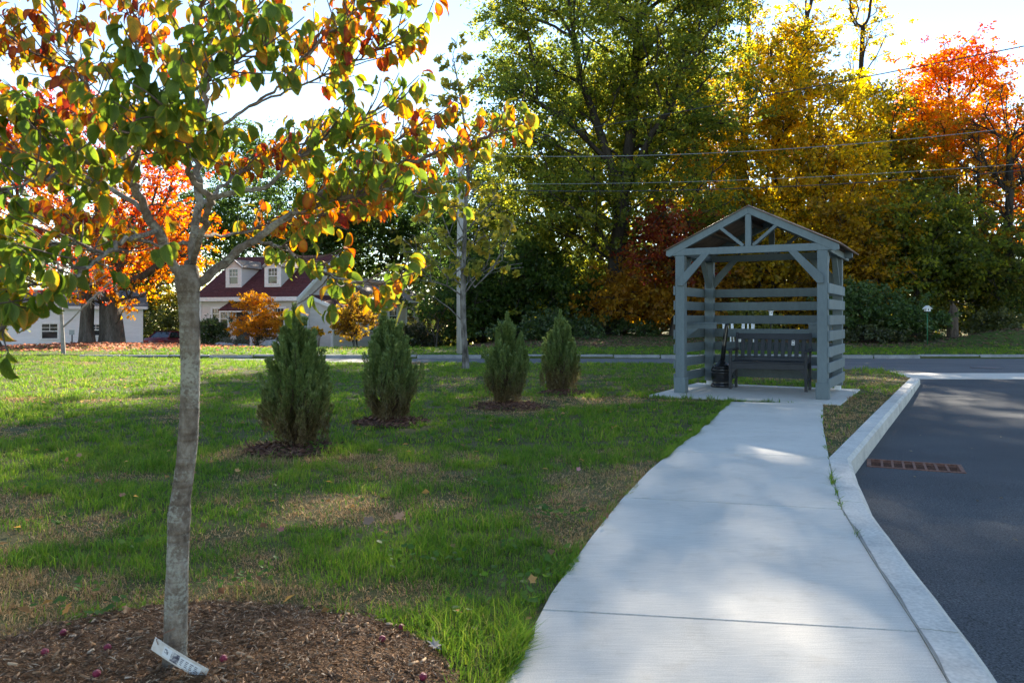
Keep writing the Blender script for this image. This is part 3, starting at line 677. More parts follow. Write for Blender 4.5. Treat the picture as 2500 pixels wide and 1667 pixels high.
for u_, lean, sd, lab in ((1810, 20, 41, 'tall thin tree with sparse yellow top, left of the three'), (1985, -15, 42, 'tall thin tree with sparse yellow top, middle of the three'), (2075, 40, 43, 'tall thin half-bare tree leaning right, rightmost of the three')):
    b = TZ(u_, 48); 
    simple('tall_thin_tree', lab, 'tree', u_, 48, -120, [EL(u_ + lean, 40, 48, 1.5, 4.2), EL(u_ + lean, -90, 48, 1.4, 2.5)], 64, 55, YELLOW, .15, sd, wob=.3, lean=lean, spread=.38, size=.16, group='tall thin trees behind the yellow trees')
# --- orange and red maple on the right
def maple_col(pos, t):
    zz = (pos[:, 2] - 8.4) / 9.8 + (t - .5) * .55 + .25 * (vnoise(pos[:, 0], pos[:, 2], .5, 6) - .5)
    return lerp3([(.14, .13, .016), (.34, .22, .016), (.50, .23, .014), (.52, .17, .014), (.48, .12, .016), (.38, .055, .02), (.32, .03, .024)], zz)
simple('maple_tree', 'bright maple turning orange with a crimson top on the right', 'tree', 2310, 46, 190,
       [EL(2320, 240, 46, 3.2, 2.8), EL(2250, 370, 46, 3.4, 3.0), EL(2370, 380, 46, 3.0, 3.2), EL(2260, 520, 45, 3.6, 2.2), EL(2340, 160, 46, 2.0, 1.9)], 330, 130, YELLOW, .28, 51, colour=maple_col)
simple('bare_tree', 'half-bare dark tree at the right edge of the wood', 'tree', 2455, 40, 230,
       [EL(2460, 350, 40, 2.4, 3.4), EL(2430, 520, 39.5, 2.2, 2.6), EL(2490, 600, 39.5, 2.4, 2.4)], 120, 36, RUST, .26, 52, bare=.35, twigs=5, spread=.5, size=.15)
simple('maple_tree', 'orange-leaved tree beyond the right edge of the wood', 'tree', 2560, 44, 260,
       [EL(2560, 380, 44, 3.0, 3.4), EL(2500, 480, 44, 2.4, 2.6)], 170, 90, ORANGE, .24, 53)
# --- understory
simple('understory_tree', 'dark green low tree under the orange maple', 'tree', 2235, 38, 500,
       [EL(2230, 560, 38, 2.4, 1.8), EL(2310, 620, 38, 2.6, 2.0), EL(2180, 660, 37.5, 2.2, 1.8)], 180, 130, [(.04, .06, .014), (.08, .105, .018), (.17, .18, .02), (.30, .25, .02)], .14, 61)
simple('understory_tree', 'dark green low tree behind the broken stump', 'tree', 2400, 39, 560,
       [EL(2400, 640, 39, 3.0, 2.2), EL(2480, 700, 38, 2.8, 1.8), EL(2330, 730, 38, 2.6, 1.4)], 150, 110, [(.03, .05, .014), (.06, .08, .016), (.12, .12, .018), (.20, .13, .018)], .15, 62)
simple('understory_tree', 'olive and rust low tree right of the shelter roof', 'tree', 2100, 38, 520,
       [EL(2090, 600, 38, 2.0, 1.8), EL(2060, 700, 37.5, 2.2, 1.6), EL(2140, 560, 38, 1.6, 1.4)], 170, 140, [(.10, .09, .014), (.24, .15, .014), (.42, .24, .016), (.28, .20, .016)], .13, 63)
simple('understory_tree', 'dark green low tree seen through the shelter', 'tree', 1900, 40, 560,
       [EL(1900, 660, 40, 3.0, 2.0), EL(1800, 640, 40, 2.4, 2.0), EL(1980, 720, 39.5, 2.6, 1.6)], 220, 130, [(.07, .07, .014), (.18, .14, .016), (.40, .27, .018), (.40, .18, .016)], .14, 64)
simple('understory_tree', 'deep red low tree beside the left slope of the shelter roof', 'tree', 1640, 38, 470,
       [EL(1630, 560, 38, 1.1, .8), EL(1595, 630, 38, 1.0, .9), EL(1680, 640, 37.5, 1.1, .9)], 62, 100, DKRED, .12, 65)
simple('understory_tree', 'rust brown low tree left of the shelter posts', 'tree', 1600, 40, 620,
       [EL(1600, 690, 40, 2.2, 1.6), EL(1520, 720, 39.5, 2.0, 1.2), EL(1690, 730, 39, 2.2, 1.4)], 170, 120, RUST, .11, 66)
simple('understory_tree', 'dark green low tree between oak trunk and utility pole', 'tree', 1260, 42, 600,
       [EL(1250, 680, 42, 3.0, 2.0), EL(1360, 720, 41.5, 2.8, 1.6), EL(1170, 740, 41, 2.6, 1.6)], 220, 140, DKGREEN, .14, 67)
def bush(name, label, u, d, ells, ncl, per, pal, seed, spread=.22, size=.11, cat='shrub', leaf=None, nst=5, **kw):
    b = TZ(u, d); c = ells[0]
    paths = []
    rng = np.random.default_rng(seed)
    for k in range(nst):
        q = np.array(c[:3]) + rdirs(1, rng)[0] * np.array(c[3:6]) * .4
        bb = np.array(b) + np.array([rng.uniform(-.1, .1), rng.uniform(-.1, .1), 0])
        paths.append(([bb, bb * .5 + q * .5 + rng.normal(size=3) * .05, q], -1 if k == 0 else 0))
    return tree(name, label, cat, b, paths, ells, ncl, per, spread, size, pal, kw.pop('rb', .05), .006, kw.pop('bark', M_barkd), seed, 2, None, leaf=leaf or M_shrub, flare=False, sides=4, **kw)
bush('green_shrub', 'broad green shrub beside the right shelter posts across the street', 2120, 34, [EL(2110, 745, 34, 1.3, .95), EL(2190, 760, 33.5, 1.2, .8), EL(2250, 790, 33.5, 1.0, .6), EL(2050, 760, 34, 1.0, .9)], 150, 110, [(.035, .07, .016), (.055, .10, .02), (.08, .13, .025), (.10, .13, .025)], 71)
bush('low_shrub', 'dusky low shrub left of the bird feeder pole', 2140, 33, [EL(2130, 822, 33, 1.2, .35), EL(2220, 828, 33, .9, .3)], 60, 90, [(.05, .05, .02), (.06, .075, .02), (.08, .09, .025)], 72, spread=.18)
bush('low_shrub', 'olive shrub between the stump and the leaf heap', 2440, 34, [EL(2440, 790, 34, 1.0, .6), EL(2400, 810, 34, .8, .4)], 60, 90, [(.05, .06, .016), (.08, .09, .02), (.16, .14, .02)], 73, spread=.18)
bush('sunlit_shrub', 'yellow-green sunlit shrub seen above the bench back', 1815, 37, [EL(1820, 775, 37, .8, .7), EL(1860, 800, 37, .7, .5)], 60, 100, [(.10, .13, .02), (.18, .18, .02), (.28, .24, .02)], 74)  # sunlit look painted in by the brighter yellow-green palette
bush('low_shrub', 'dark low shrub at the foot of the oak', 1450, 39, [EL(1440, 800, 39, 1.6, .5), EL(1540, 805, 39, 1.4, .45)], 80, 90, DKGREEN, 75)
bush('low_shrub', 'dark low shrub beyond the fourth juniper', 1340, 36, [EL(1340, 800, 36, 1.4, .8), EL(1260, 810, 36, 1.2, .6), EL(1420, 825, 36, 1.0, .4)], 90, 90, DKGREEN, 76)
# --- red and orange maples at the left with the two old trunks
def red_l(pos, t):
    k = t + .5 * (vnoise(pos[:, 0], pos[:, 2], .45, 8) - .5) + .10 * (6.5 - pos[:, 2])
    return lerp3([(.32, .03, .022), (.40, .05, .02), (.46, .11, .016), (.50, .19, .014), (.48, .25, .016)], k)
b = TZ(212, 38)
tree('maple_tree', 'red maple on the narrower of the two old trunks', 'tree', b,
     [([b, U(211, 800, 38), U(214, 740, 38), U(205, 660, 38), U(180, 560, 38), U(160, 450, 38), U(130, 330, 38)], -1), ([U(240, 600, 38.3), U(260, 480, 38.3)], 3), ([U(110, 590, 38), U(40, 520, 38)], 3)],
     [EL(90, 380, 38, 3.2, 2.6), EL(200, 330, 38.5, 2.6, 2.4), EL(40, 540, 38, 2.6, 1.8), EL(180, 560, 38, 2.8, 1.6), EL(-60, 420, 38, 2.6, 3.0)], 210, 62, .40, .15, RED, .30, .011, M_bark, 81, 3, sides=5, colour=red_l, bare=.12)
b = TZ(272, 38.6)
tree('maple_tree', 'orange maple on the thicker of the two old trunks', 'tree', b,
     [([b, U(272, 810, 38.6), U(268, 745, 38.6), U(262, 690, 38.6)], -1), ([U(300, 620, 38.8), U(330, 520, 39), U(340, 400, 39)], 3), ([U(240, 620, 38.5), U(235, 500, 38.4), U(250, 380, 38.4)], 3), ([U(340, 680, 38.4), U(400, 640, 38.2)], 3)],
     [EL(330, 620, 38.4, 2.4, 1.2), EL(260, 660, 37.8, 1.6, .8), EL(420, 640, 38.2, 1.6, .9), EL(350, 450, 39, 2.4, 2.4), EL(440, 560, 39, 1.8, 1.4), EL(200, 700, 37.4, 1.6, .6), EL(300, 720, 37.6, 1.2, .4)], 190, 70, .38, .15, ORANGE, .48, .011, M_bark, 82, 3, sides=5, colour=red_l, bare=.1)
simple('yellow_tree', 'yellow-green small tree at the left edge of the frame', 'tree', 5, 30, 600,
       [EL(10, 660, 30, .75, 1.4), EL(-30, 740, 30, .8, 1.0)], 70, 75, [(.20, .2, .02), (.34, .3, .02), (.45, .36, .02)], .06, 83, spread=.25, size=.13)
b = TZ(155, 25.2)
tree('young_tree', 'slim young tree with bare whitish twigs by the street lawn', 'tree', b, [([b, U(152, 800, 25.2), U(148, 740, 25.2), U(146, 690, 25.2)], -1)],
     [EL(140, 640, 25.2, 1.3, 1.0), EL(220, 680, 25.2, 1.2, .8), EL(90, 690, 25.2, 1.0, .6)], 60, 9, .2, .11, RED, .05, .006, surf('pale_bark', [(.3, (.16, .14, .12)), (.7, (.34, .31, .28))], 8, .9, .4), 84, 7)
# distant woodland mass
rng = np.random.default_rng(5)
pts = np.column_stack([rng.uniform(-75, 75, 2000), rng.uniform(57, 80, 2000), np.zeros(2000)])
pts[:, 2] = terrain(pts[:, 0], pts[:, 1]) + rng.uniform(.02, 1, 2000) ** 1.2 * (6.5 + 4.5 * vnoise(pts[:, 0], 0, .12, 2) + (pts[:, 1] - 60) * .08) * np.where(pts[:, 0] < -14, .55, 1)
keep = ~((pts[:, 0] > -46) & (pts[:, 0] < -24) & (pts[:, 2] > 3.0)) & ~((pts[:, 0] < -12) & (pts[:, 1] < 62))
pl_ = np.column_stack([rng.uniform(-5, 30, 520), rng.uniform(46, 57, 520), np.zeros(520)]); pl_[:, 2] = terrain(pl_[:, 0], pl_[:, 1]) + rng.uniform(.1, 3.2, 520); pts = np.concatenate([pts[keep], pl_])
LV, LT, LC = leaves(rng, pts, 44, 1.0, .40, [(.018, .034, .010), (.035, .05, .012), (.07, .07, .014), (.13, .07, .014)])
tag(link('distant_woodland', npmesh('distant_woodland', LV, LT, M_leaf, LC)), 'dark mixed woodland filling the gaps behind the nearer trees', 'woodland', None, 'stuff')
# bare trunks standing inside the wood
for k, (u_, d_, vt, r_) in enumerate(((1885, 39, 560, .13), (1930, 41, 560, .17), (2165, 43, 300, .15), (2395, 42, 330, .18), (1700, 44, 300, .14), (1440, 44, 330, .15))):
    b = TZ(u_, d_); m = MB(); t_ = P(u_ + random.uniform(-15, 15), vt, d_)
    m.tube([(0, 0, 0), (.05, 0, .25), ((t_.x - b[0]) * .25 - .08, 0, (t_.z - b[2]) * .25), ((t_.x - b[0]) * .5 + .14, 0, (t_.z - b[2]) * .5), ((t_.x - b[0]) * .75 - .05, 0, (t_.z - b[2]) * .75), (t_.x - b[0], 0, t_.z - b[2])], [r_ * 1.5, r_ * 1.1, r_ * .95, r_ * .8, r_ * .55, r_ * .2], 9, jitter=.12)
    for q in range(4):
        z = (t_.z - b[2]) * random.uniform(.45, .95); a = random.uniform(0, 6.28); m.tube([((t_.x - b[0]) * z / (t_.z - b[2]), 0, z), (math.cos(a) * 1.0, math.sin(a), z + .5), (math.cos(a) * 1.9, math.sin(a) * 1.8, z + 1.4)], [r_ * .3, r_ * .2, .02], 5)
    o = m.build('dark_trunk', M_barkd); o.location = b
    tag(o, ['dark bare trunk seen through the shelter above the bench', 'dark bare trunk seen near the right shelter post', 'dark bare trunk right of the shelter roof', 'dark bare trunk behind the broken stump', 'dark bare trunk left of the shelter roof', 'dark bare trunk left of the oak trunk'][k], 'tree trunk', 'bare trunks in the wood')

# ------------------------------------------------------------------ cream house across the street
def siding_mat(nm, c):
    return surf(nm, [(.3, tuple(x * .9 for x in c)), (.7, tuple(x * 1.06 for x in c))], 1.5, .8, .25, 40, stretch=(.4, .4, 3), fine=(14, .05), spec=.25)
M_cream = siding_mat('cream_siding', (.70, .64, .60))
M_wside = siding_mat('white_siding', (.80, .79, .80))
M_trim = plain('white_trim', (.78, .77, .75), .6)
M_shing = surf('maroon_shingles', [(.3, (.075, .022, .022)), (.55, (.115, .036, .034)), (.8, (.16, .06, .055))], 6, .9, .7, 30, fine=(22, .3), spec=.2, bdist=.02)
M_shing2 = surf('tan_shingles', [(.3, (.20, .15, .12)), (.7, (.34, .27, .22))], 6, .9, .7, 30, fine=(22, .3), spec=.25, bdist=.02)
M_shing3 = surf('grey_shingles', [(.3, (.08, .075, .075)), (.7, (.16, .15, .15))], 6, .9, .7, 30, fine=(22, .3), spec=.25, bdist=.02)
def glass():
    m, t, o = nodes('window_glass'); b_ = N(t, 'ShaderNodeBsdfPrincipled', Roughness=.06); b_.inputs['Specular IOR Level'].default_value = .6
    n_ = N(t, 'ShaderNodeTexNoise', Scale=1.7); tc = N(t, 'ShaderNodeTexCoord'); t.links.new(tc.outputs['Object'], n_.inputs['Vector'])
    r_ = ramp(t, [(.35, (.012, .014, .018)), (.65, (.05, .055, .065))], n_.outputs['Fac']); t.links.new(r_.outputs[0], b_.inputs['Base Color']); t.links.new(b_.outputs[0], o.inputs[0]); return m
M_glass = glass()
def siding(parent, mat, o, ex, en, length, top, z0=0.0, expo=.17, name='siding'):
    """lapped boards: o corner, ex along the wall, en outward, top(s) wall height at s"""
    m = MB(); o = Vector(o); ex = Vector(ex); en = Vector(en); z = z0; S_ = np.linspace(0, length, 121); tops = np.array([top(s) for s in S_])
    m.add([o + en * -.06 + ex * 0 + Vector((0, 0, z0 - .35)), o + ex * length + Vector((0, 0, z0 - .35)), o + ex * length + Vector((0, 0, z0)), o + Vector((0, 0, z0))], [(0, 1, 2, 3)])
    while z < tops.max() - .02:
        zm = min(z + expo, tops.max()); ok = np.where(tops > z + .01)[0]
        if len(ok) == 0: break
        a0, a1 = S_[ok[0]], S_[ok[-1]]; ok2 = np.where(tops >= zm - 1e-6)[0]
        c0, c1 = (S_[ok2[0]], S_[ok2[-1]]) if len(ok2) else ((a0 + a1) / 2, (a0 + a1) / 2 + .01)
        zv = Vector((0, 0, 1))
        q = [o + ex * a0 + en * .022 + zv * z, o + ex * a1 + en * .022 + zv * z, o + ex * c1 + en * .004 + zv * zm, o + ex * c0 + en * .004 + zv * zm, o + ex * a0 + zv * z, o + ex * a1 + zv * z]
        m.add(q, [(0, 1, 2, 3), (4, 5, 1, 0)]); z += expo
    return m.build(name, mat, parent, kind='stuff')
def obox(m, o, ex, en, s0, s1, z0, z1, n0, n1):
    o = Vector(o); ex = Vector(ex); en = Vector(en); zv = Vector((0, 0, 1))
    if ex.cross(zv).dot(en) < 0: s0, s1 = s1, s0
    f = lambda s, n, z: o + ex * s + en * n + zv * z
    return m.hexa([f(s0, n1, z0), f(s1, n1, z0), f(s1, n0, z0), f(s0, n0, z0), f(s0, n1, z1), f(s1, n1, z1), f(s1, n0, z1), f(s0, n0, z1)])
def window(parent, o, ex, en, sc, zc, wd, ht, sash=1, tr=.11, bars=(2, 2), base=.02):
    m = MB(); a, b_ = sc - wd / 2, sc + wd / 2; z0, z1 = zc - ht / 2, zc + ht / 2; d = base + .05
    obox(m, o, ex, en, a - tr, b_ + tr, z1, z1 + tr, 0, d); obox(m, o, ex, en, a - tr - .03, b_ + tr + .03, z0 - tr * .8, z0, 0, d + .03)
    obox(m, o, ex, en, a - tr, a, z0, z1, 0, d); obox(m, o, ex, en, b_, b_ + tr, z0, z1, 0, d)
    for k in range(1, sash): c = a + wd * k / sash; obox(m, o, ex, en, c - tr * .55, c + tr * .55, z0, z1, 0, d)
    w_ = m.build('window', M_trim, parent)
    for k in range(sash):
        p0 = a + wd * k / sash + (tr * .55 if k else 0); p1 = a + wd * (k + 1) / sash - (tr * .55 if k < sash - 1 else 0)
        for q0, q1 in ((z0, zc - .02), (zc + .02, z1)):
            g_ = MB(); obox(g_, o, ex, en, p0, p1, q0, q1, 0, base + .008); g_.build('pane', M_glass, w_)
        mm = MB(); obox(mm, o, ex, en, p0, p1, zc - .025, zc + .025, 0, base + .03)
        for j in range(1, bars[0] + 1): x_ = p0 + (p1 - p0) * j / (bars[0] + 1); obox(mm, o, ex, en, x_ - .013, x_ + .013, zc + .025, z1, 0, base + .02)
        for j in range(1, bars[1]): z_ = zc + (z1 - zc) * j / bars[1]; obox(mm, o, ex, en, p0, p1, z_ - .013, z_ + .013, 0, base + .021)
        mm.build('muntin', M_trim, w_)
    return w_
def roof_slab(parent, pts4, th, mat, name='roof'):
    """pts4: lower left, lower right, upper right, upper left"""
    p = [Vector(q) for q in pts4]; n = (p[1] - p[0]).cross(p[3] - p[0]).normalized(); m = MB()
    if n.z < 0: n = -n
    rows = max(3, int((p[3] - p[0]).length / .16)); 
    lo = [q - n * th for q in p]; m.hexa(lo + [q - n * .012 for q in p])
    for k in range(rows):     # shingle courses, each lapping the one below
        a, b_ = k / rows, (k + 1) / rows
        A, B = p[0].lerp(p[3], a), p[1].lerp(p[2], a); C, D = p[1].lerp(p[2], b_), p[0].lerp(p[3], b_)
        m.add([A + n * .012, B + n * .012, C - n * .004, D - n * .004, A - n * .01, B - n * .01], [(0, 1, 2, 3), (4, 5, 1, 0)])
    return m.build(name, mat, parent)
hz = float(terrain(-13, 45)) - .02
ho = empty('cream_house', (-11.9, 44, hz), R(-17), 'cream clapboard cottage with maroon shingle roof and two dormers', 'house')
X = Vector((1, 0, 0)); Y = Vector((0, 1, 0)); Z = Vector((0, 0, 1))
EV = 2.92; RZ = 5.40; HD = 8.0; LX = -6.4
m = MB(); m.box(LX + .05, -.05, .05, HD - .05, -.3, EV); m.build('wall', M_cream, ho)
siding(ho, M_cream, (LX, 0, 0), X, -Y, -LX, lambda s: EV)
sl_ = (RZ - EV) / (HD / 2)
siding(ho, M_cream, (0, 0, 0), Y, X, HD, lambda s: EV + sl_ * (HD / 2 - abs(s - HD / 2)) - .02)
ov = .35
r1 = roof_slab(ho, [(LX - .25, -ov, EV - sl_ * ov + .12), (.22, -ov, EV - sl_ * ov + .12), (.22, HD / 2, RZ + .12), (LX - .25, HD / 2, RZ + .12)], .1, M_shing)
roof_slab(ho, [(.22, HD + ov, EV - sl_ * ov + .12), (LX - .25, HD + ov, EV - sl_ * ov + .12), (LX - .25, HD / 2, RZ + .12), (.22, HD / 2, RZ + .12)], .1, M_shing)
m = MB(); m.box(LX - .2, .25, -ov - .04, -ov + .02, EV - .26, EV - .03); m.box(LX - .2, .2, -ov + .02, -.02, EV - .26, EV - .22); m.build('eave_trim', M_trim, ho)
for a, b_ in (((.245, -ov - .02, EV - sl_ * ov - .02), (.245, HD / 2, RZ - .02)), ((.245, HD + ov, EV - sl_ * ov - .02), (.245, HD / 2, RZ - .02))):
    m = MB(); m.beam(a, b_, .04, .22); m.build('rake_trim', M_trim, ho)
for x_, y_ in ((-.07, -.035), (LX + .07, -.035), (.035, .09)):
    m = MB(); m.box(x_ - .09, x_ + .09, y_ - .02 if y_ < 0 else y_ - .1, y_ + .02 if y_ < 0 else y_ + .1, -.2, EV - .24); m.build('corner_board', M_trim, ho)
window(ho, (0, 0, 0), X, -Y, -4.95, 1.68, 1.0, 1.12, 2)
window(ho, (0, 0, 0), X, -Y, -1.46, 1.68, 1.35, 1.12, 2)
window(ho, (0, 0, 0), Y, X, .72, 1.55, .62, .55, 1, bars=(0, 1))
window(ho, (0, 0, 0), Y, X, 3.6, 3.75, .75, .8, 1)
window(ho, (0, 0, 0), Y, X, 5.0, 3.75, .75, .8, 1)
m = MB(); m.box(-3.85, -2.97, -.05, 0, .1, 2.12); dr = m.build('door', plain('dark_door', (.05, .022, .022), .5), ho)
m = MB(); m.box(-3.99, -3.85, -.07, 0, 0, 2.25).box(-2.97, -2.83, -.07, 0, 0, 2.25).box(-3.85, -2.97, -.07, 0, 2.12, 2.25); m.build('door_frame', M_trim, dr)
m = MB(); m.lathe([(.02, 0), (.03, .02), (.02, .05)], 8, (-3.05, -.08, 1.05)); m.build('handle', M_granite, dr)
roof_slab(ho, [(-4.35, -1.0, 2.18), (-2.45, -1.0, 2.18), (-2.45, -.02, 2.62), (-4.35, -.02, 2.62)], .08, M_shing, 'porch_roof')
m = MB(); m.box(-4.3, -2.5, -.98, -.92, 2.04, 2.12).box(-4.3, -4.2, -.92, -.03, 2.02, 2.11).box(-2.6, -2.5, -.92, -.03, 2.02, 2.11)
for x_ in (-4.25, -2.55): m.beam((x_, -.06, 1.55), (x_, -.8, 2.05), .06, .06)
m.build('porch_bracket', M_trim, ho)
m = MB(); m.box(-4.28, -4.12, -.16, -.03, 1.55, 1.78); m.build('wall_lamp', M_black, ho)
m = MB(); m.box(-4.4, -2.4, -1.1, -.03, -.3, .1); m.build('step', M_granite, ho)
for a in (-4.6, -2.0):      # dormers
    zb = EV + sl_ * .75 + .1; zt = zb + 1.12; wd = .52; yb = .75; pk = zt + .42
    m = MB(); m.prism([(a - wd, zb - .3), (a + wd, zb - .3), (a + wd, zt), (a, pk), (a - wd, zt)], lambda p, k: (p[0], (yb, yb + 3.1)[k], p[1])); dm = m.build('dormer', M_cream, ho)
    m = MB(); m.box(a - wd - .02, a - wd + .16, yb - .04, yb, zb, zt).box(a + wd - .16, a + wd + .02, yb - .04, yb, zb, zt).box(a - wd + .16, a + wd - .16, yb - .04, yb, zb, zb + .14)
    m.prism([(a - wd - .1, zt - .04), (a, pk - .02), (a + wd + .1, zt - .04), (a + wd + .1, zt + .09), (a, pk + .12), (a - wd - .1, zt + .09)], lambda p, k: (p[0], (yb - .12, yb - .06)[k], p[1])); m.build('dormer_trim', M_trim, dm)
    for s in (-1, 1):
        c = roof_slab(dm, [(a + s * (wd + .12), yb - .14, zt + .02), (a + s * (wd + .12), yb + 3.1, zt + .02), (a, yb + 3.1, pk + .09), (a, yb - .14, pk + .09)], .06, M_shing2, 'dormer_roof')
    w_ = window(ho, (0, yb, 0), X, -Y, a, zb + .62, .56, .84, 1, tr=.09, bars=(2, 2), base=.0)
# shed addition on the gable side and the rear wing
AX = 1.45; A0, A1 = 1.35, 6.9; HA, LA = 2.95, 2.38
m = MB(); m.prism([(0.02, -.3), (AX - .03, -.3), (AX - .03, LA), (.02, HA)], lambda p, k: (p[0], (A0 + .04, A1)[k], p[1])); m.build('addition_wall', M_cream, ho)
siding(ho, M_cream, (0.02, A0, 0), X, -Y, AX - .02, lambda s: HA - (HA - LA) * s / AX)
siding(ho, M_cream, (AX, A0, 0), Y, X, A1 - A0, lambda s: LA)
k_ = (HA - LA) / AX
roof_slab(ho, [(AX + .3, A0 - .2, LA - k_ * .3 + .1), (AX + .3, A1 + .1, LA - k_ * .3 + .1), (.02, A1 + .1, HA + .1), (.02, A0 - .2, HA + .1)], .09, M_shing, 'addition_roof')
m = MB(); m.box(AX - .1, AX + .03, A0 - .03, A0 + .1, -.2, LA - .05); m.build('corner_board', M_trim, ho)
m = MB(); m.box(AX + .26, AX + .32, A0 - .2, A1 + .1, LA - k_ * .3 - .12, LA - k_ * .3 + .07); m.build('eave_trim', M_trim, ho)
m = MB(); m.beam((.0, A0 - .22, HA + .0), (AX + .3, A0 - .22, LA - k_ * .3 + .0), .04, .2, (0, 0, 1)); m.build('rake_trim', M_trim, ho)
window(ho, (AX, 0, 0), Y, X, 3.6, 1.65, .9, .9, 1); window(ho, (AX, 0, 0), Y, X, 6.1, 1.55, .8, 1.2, 1)
W0, W1, WX, WE, WR = 6.95, 14.2, 1.55, 2.95, 4.3
m = MB(); m.box(-3.5, WX - .04, W0 + .04, W1 - .05, -.3, WE); m.build('wing_wall', M_cream, ho)
siding(ho, M_cream, (WX, W0, 0), Y, X, W1 - W0, lambda s: WE)
roof_slab(ho, [(WX + .35, W0 - .3, WE - .04), (WX + .35, W1 + .3, WE - .04), (-1.2, W1 + .3, WR + .1), (-1.2, W0 - .3, WR + .1)], .1, M_shing2, 'wing_roof')
roof_slab(ho, [(-4.0, W1 + .3, WE - .04), (-4.0, W0 - .3, WE - .04), (-1.2, W0 - .3, WR + .1), (-1.2, W1 + .3, WR + .1)], .1, M_shing2, 'wing_roof')
m = MB(); m.box(WX + .31, WX + .37, W0 - .3, W1 + .3, WE - .2, WE - .06); m.build('eave_trim', M_trim, ho)
for c in (8.9, 11.6): window(ho, (WX, 0, 0), Y, X, c, 1.85, 1.1, 1.1, 1, bars=(3, 1))

# ------------------------------------------------------------------ white building on the left
wz = float(terrain(-22, 47)) - .02
wb = empty('white_building', (-21.8, 47, wz), R(27), 'low white clapboard building behind the two old trunks', 'building')
m = MB(); m.box(-13.95, -.05, .05, 6.95, -.4, 2.45); m.build('wall', M_wside, wb)
siding(wb, M_wside, (-14, 0, 0), X, -Y, 14, lambda s: 2.5, expo=.18); siding(wb, M_wside, (0, 0, 0), Y, X, 7, lambda s: 2.5 + .25 * (3.5 - abs(s - 3.5)), expo=.18)
roof_slab(wb, [(-14.3, -.3, 2.48), (.3, -.3, 2.48), (.3, 3.5, 3.5), (-14.3, 3.5, 3.5)], .1, M_shing3); roof_slab(wb, [(.3, 7.3, 2.48), (-14.3, 7.3, 2.48), (-14.3, 3.5, 3.5), (.3, 3.5, 3.5)], .1, M_shing3)
m = MB(); m.box(-14.2, .25, -.34, -.29, 2.30, 2.46); m.build('eave_trim', M_trim, wb)
m = MB(); m.box(-.08, .02, -.03, .08, -.2, 2.4); m.build('corner_board', M_trim, wb)
for s, zc, wd, ht in ((-7.4, 1.25, .75, 1.15), (-4.75, 1.05, .75, .8), (-2.45, 1.1, .5, .6)): window(wb, (0, 0, 0), X, -Y, s, zc, wd, ht, 1, tr=.1, bars=(1, 2))

# ------------------------------------------------------------------ parked car
M_car = surf('car_paint', [(.4, (.16, .012, .022)), (.6, (.19, .016, .028))], 2, .22, .0, spec=.6)
M_rub = plain('tyre_rubber', (.02, .02, .02), .8); M_rim = plain('alloy', (.45, .46, .48), .3, metal=.8); M_lampr = plain('tail_lens', (.42, .03, .03), .2)
cp = P(374, 838, 55); cz = float(terrain(cp.x, 57)); cz = EYE - 74 / FPX * 55 - .30
cr = empty('parked_car', (cp.x, 55, cz), R(-14), 'dark red sedan parked beside the cream house, seen from behind', 'car')
secs = [(0.0, .30, .80, .70), (.08, .24, .98, .82), (.5, .22, 1.02, .88), (1.2, .2, .98, .90), (2.6, .2, .96, .90), (3.6, .2, .90, .88), (4.3, .24, .76, .80), (4.55, .32, .6, .66)]
m = MB(); vv = []
for y, zb, zt, hw in secs: vv += [(-hw * .92, y, zb), (-hw, y, zb + .2), (-hw, y, zt - .18), (-hw * .9, y, zt), (hw * .9, y, zt), (hw, y, zt - .18), (hw, y, zb + .2), (hw * .92, y, zb)]
fs = [tuple(range(8))] + [tuple((len(secs) - 1) * 8 + k for k in range(8))[::-1]]
for i in range(len(secs) - 1):
    for k in range(8): fs.append((i * 8 + k, (i + 1) * 8 + k, (i + 1) * 8 + (k + 1) % 8, i * 8 + (k + 1) % 8))
m.add(vv, fs, True); bd = m.build('body', M_car, cr)
cab = [(.55, 1.0, .80), (1.05, 1.36, .64), (1.6, 1.45, .62), (2.3, 1.43, .62), (3.25, .97, .78)]
m = MB(); vv = []
for y, z, hw in cab: vv += [(-hw, y, z), (hw, y, z)]
vb = [(-.82, y, .93) for y, _, _ in cab] + [(.82, y, .93) for y, _, _ in cab]
m.add([(-.60, 1.03, 1.39), (.60, 1.03, 1.39), (.61, 1.6, 1.46), (-.61, 1.6, 1.46), (.6, 2.3, 1.43), (-.6, 2.3, 1.43)], [(0, 1, 2, 3), (3, 2, 4, 5)], True)
for s in (-1, 1):
    for (a, za, wa), (b_, zb_, wb_) in (((.50, .97, .82), (1.03, 1.38, .60)), ((1.75, .97, .84), (1.72, 1.43, .62)), ((3.25, .95, .82), (2.3, 1.42, .61))): m.beam((s * wa, a, za), (s * wb_, b_, zb_), .06, .07)
    m.beam((s * .60, 1.0, 1.385), (s * .61, 2.32, 1.425), .06, .06)
m.build('roof', M_car, cr)
m = MB(); m.add([(-.80, .56, .99), (.80, .56, .99), (.59, 1.03, 1.37), (-.59, 1.03, 1.37)], [(0, 1, 2, 3)]); m.build('rear_window', M_glass, cr)
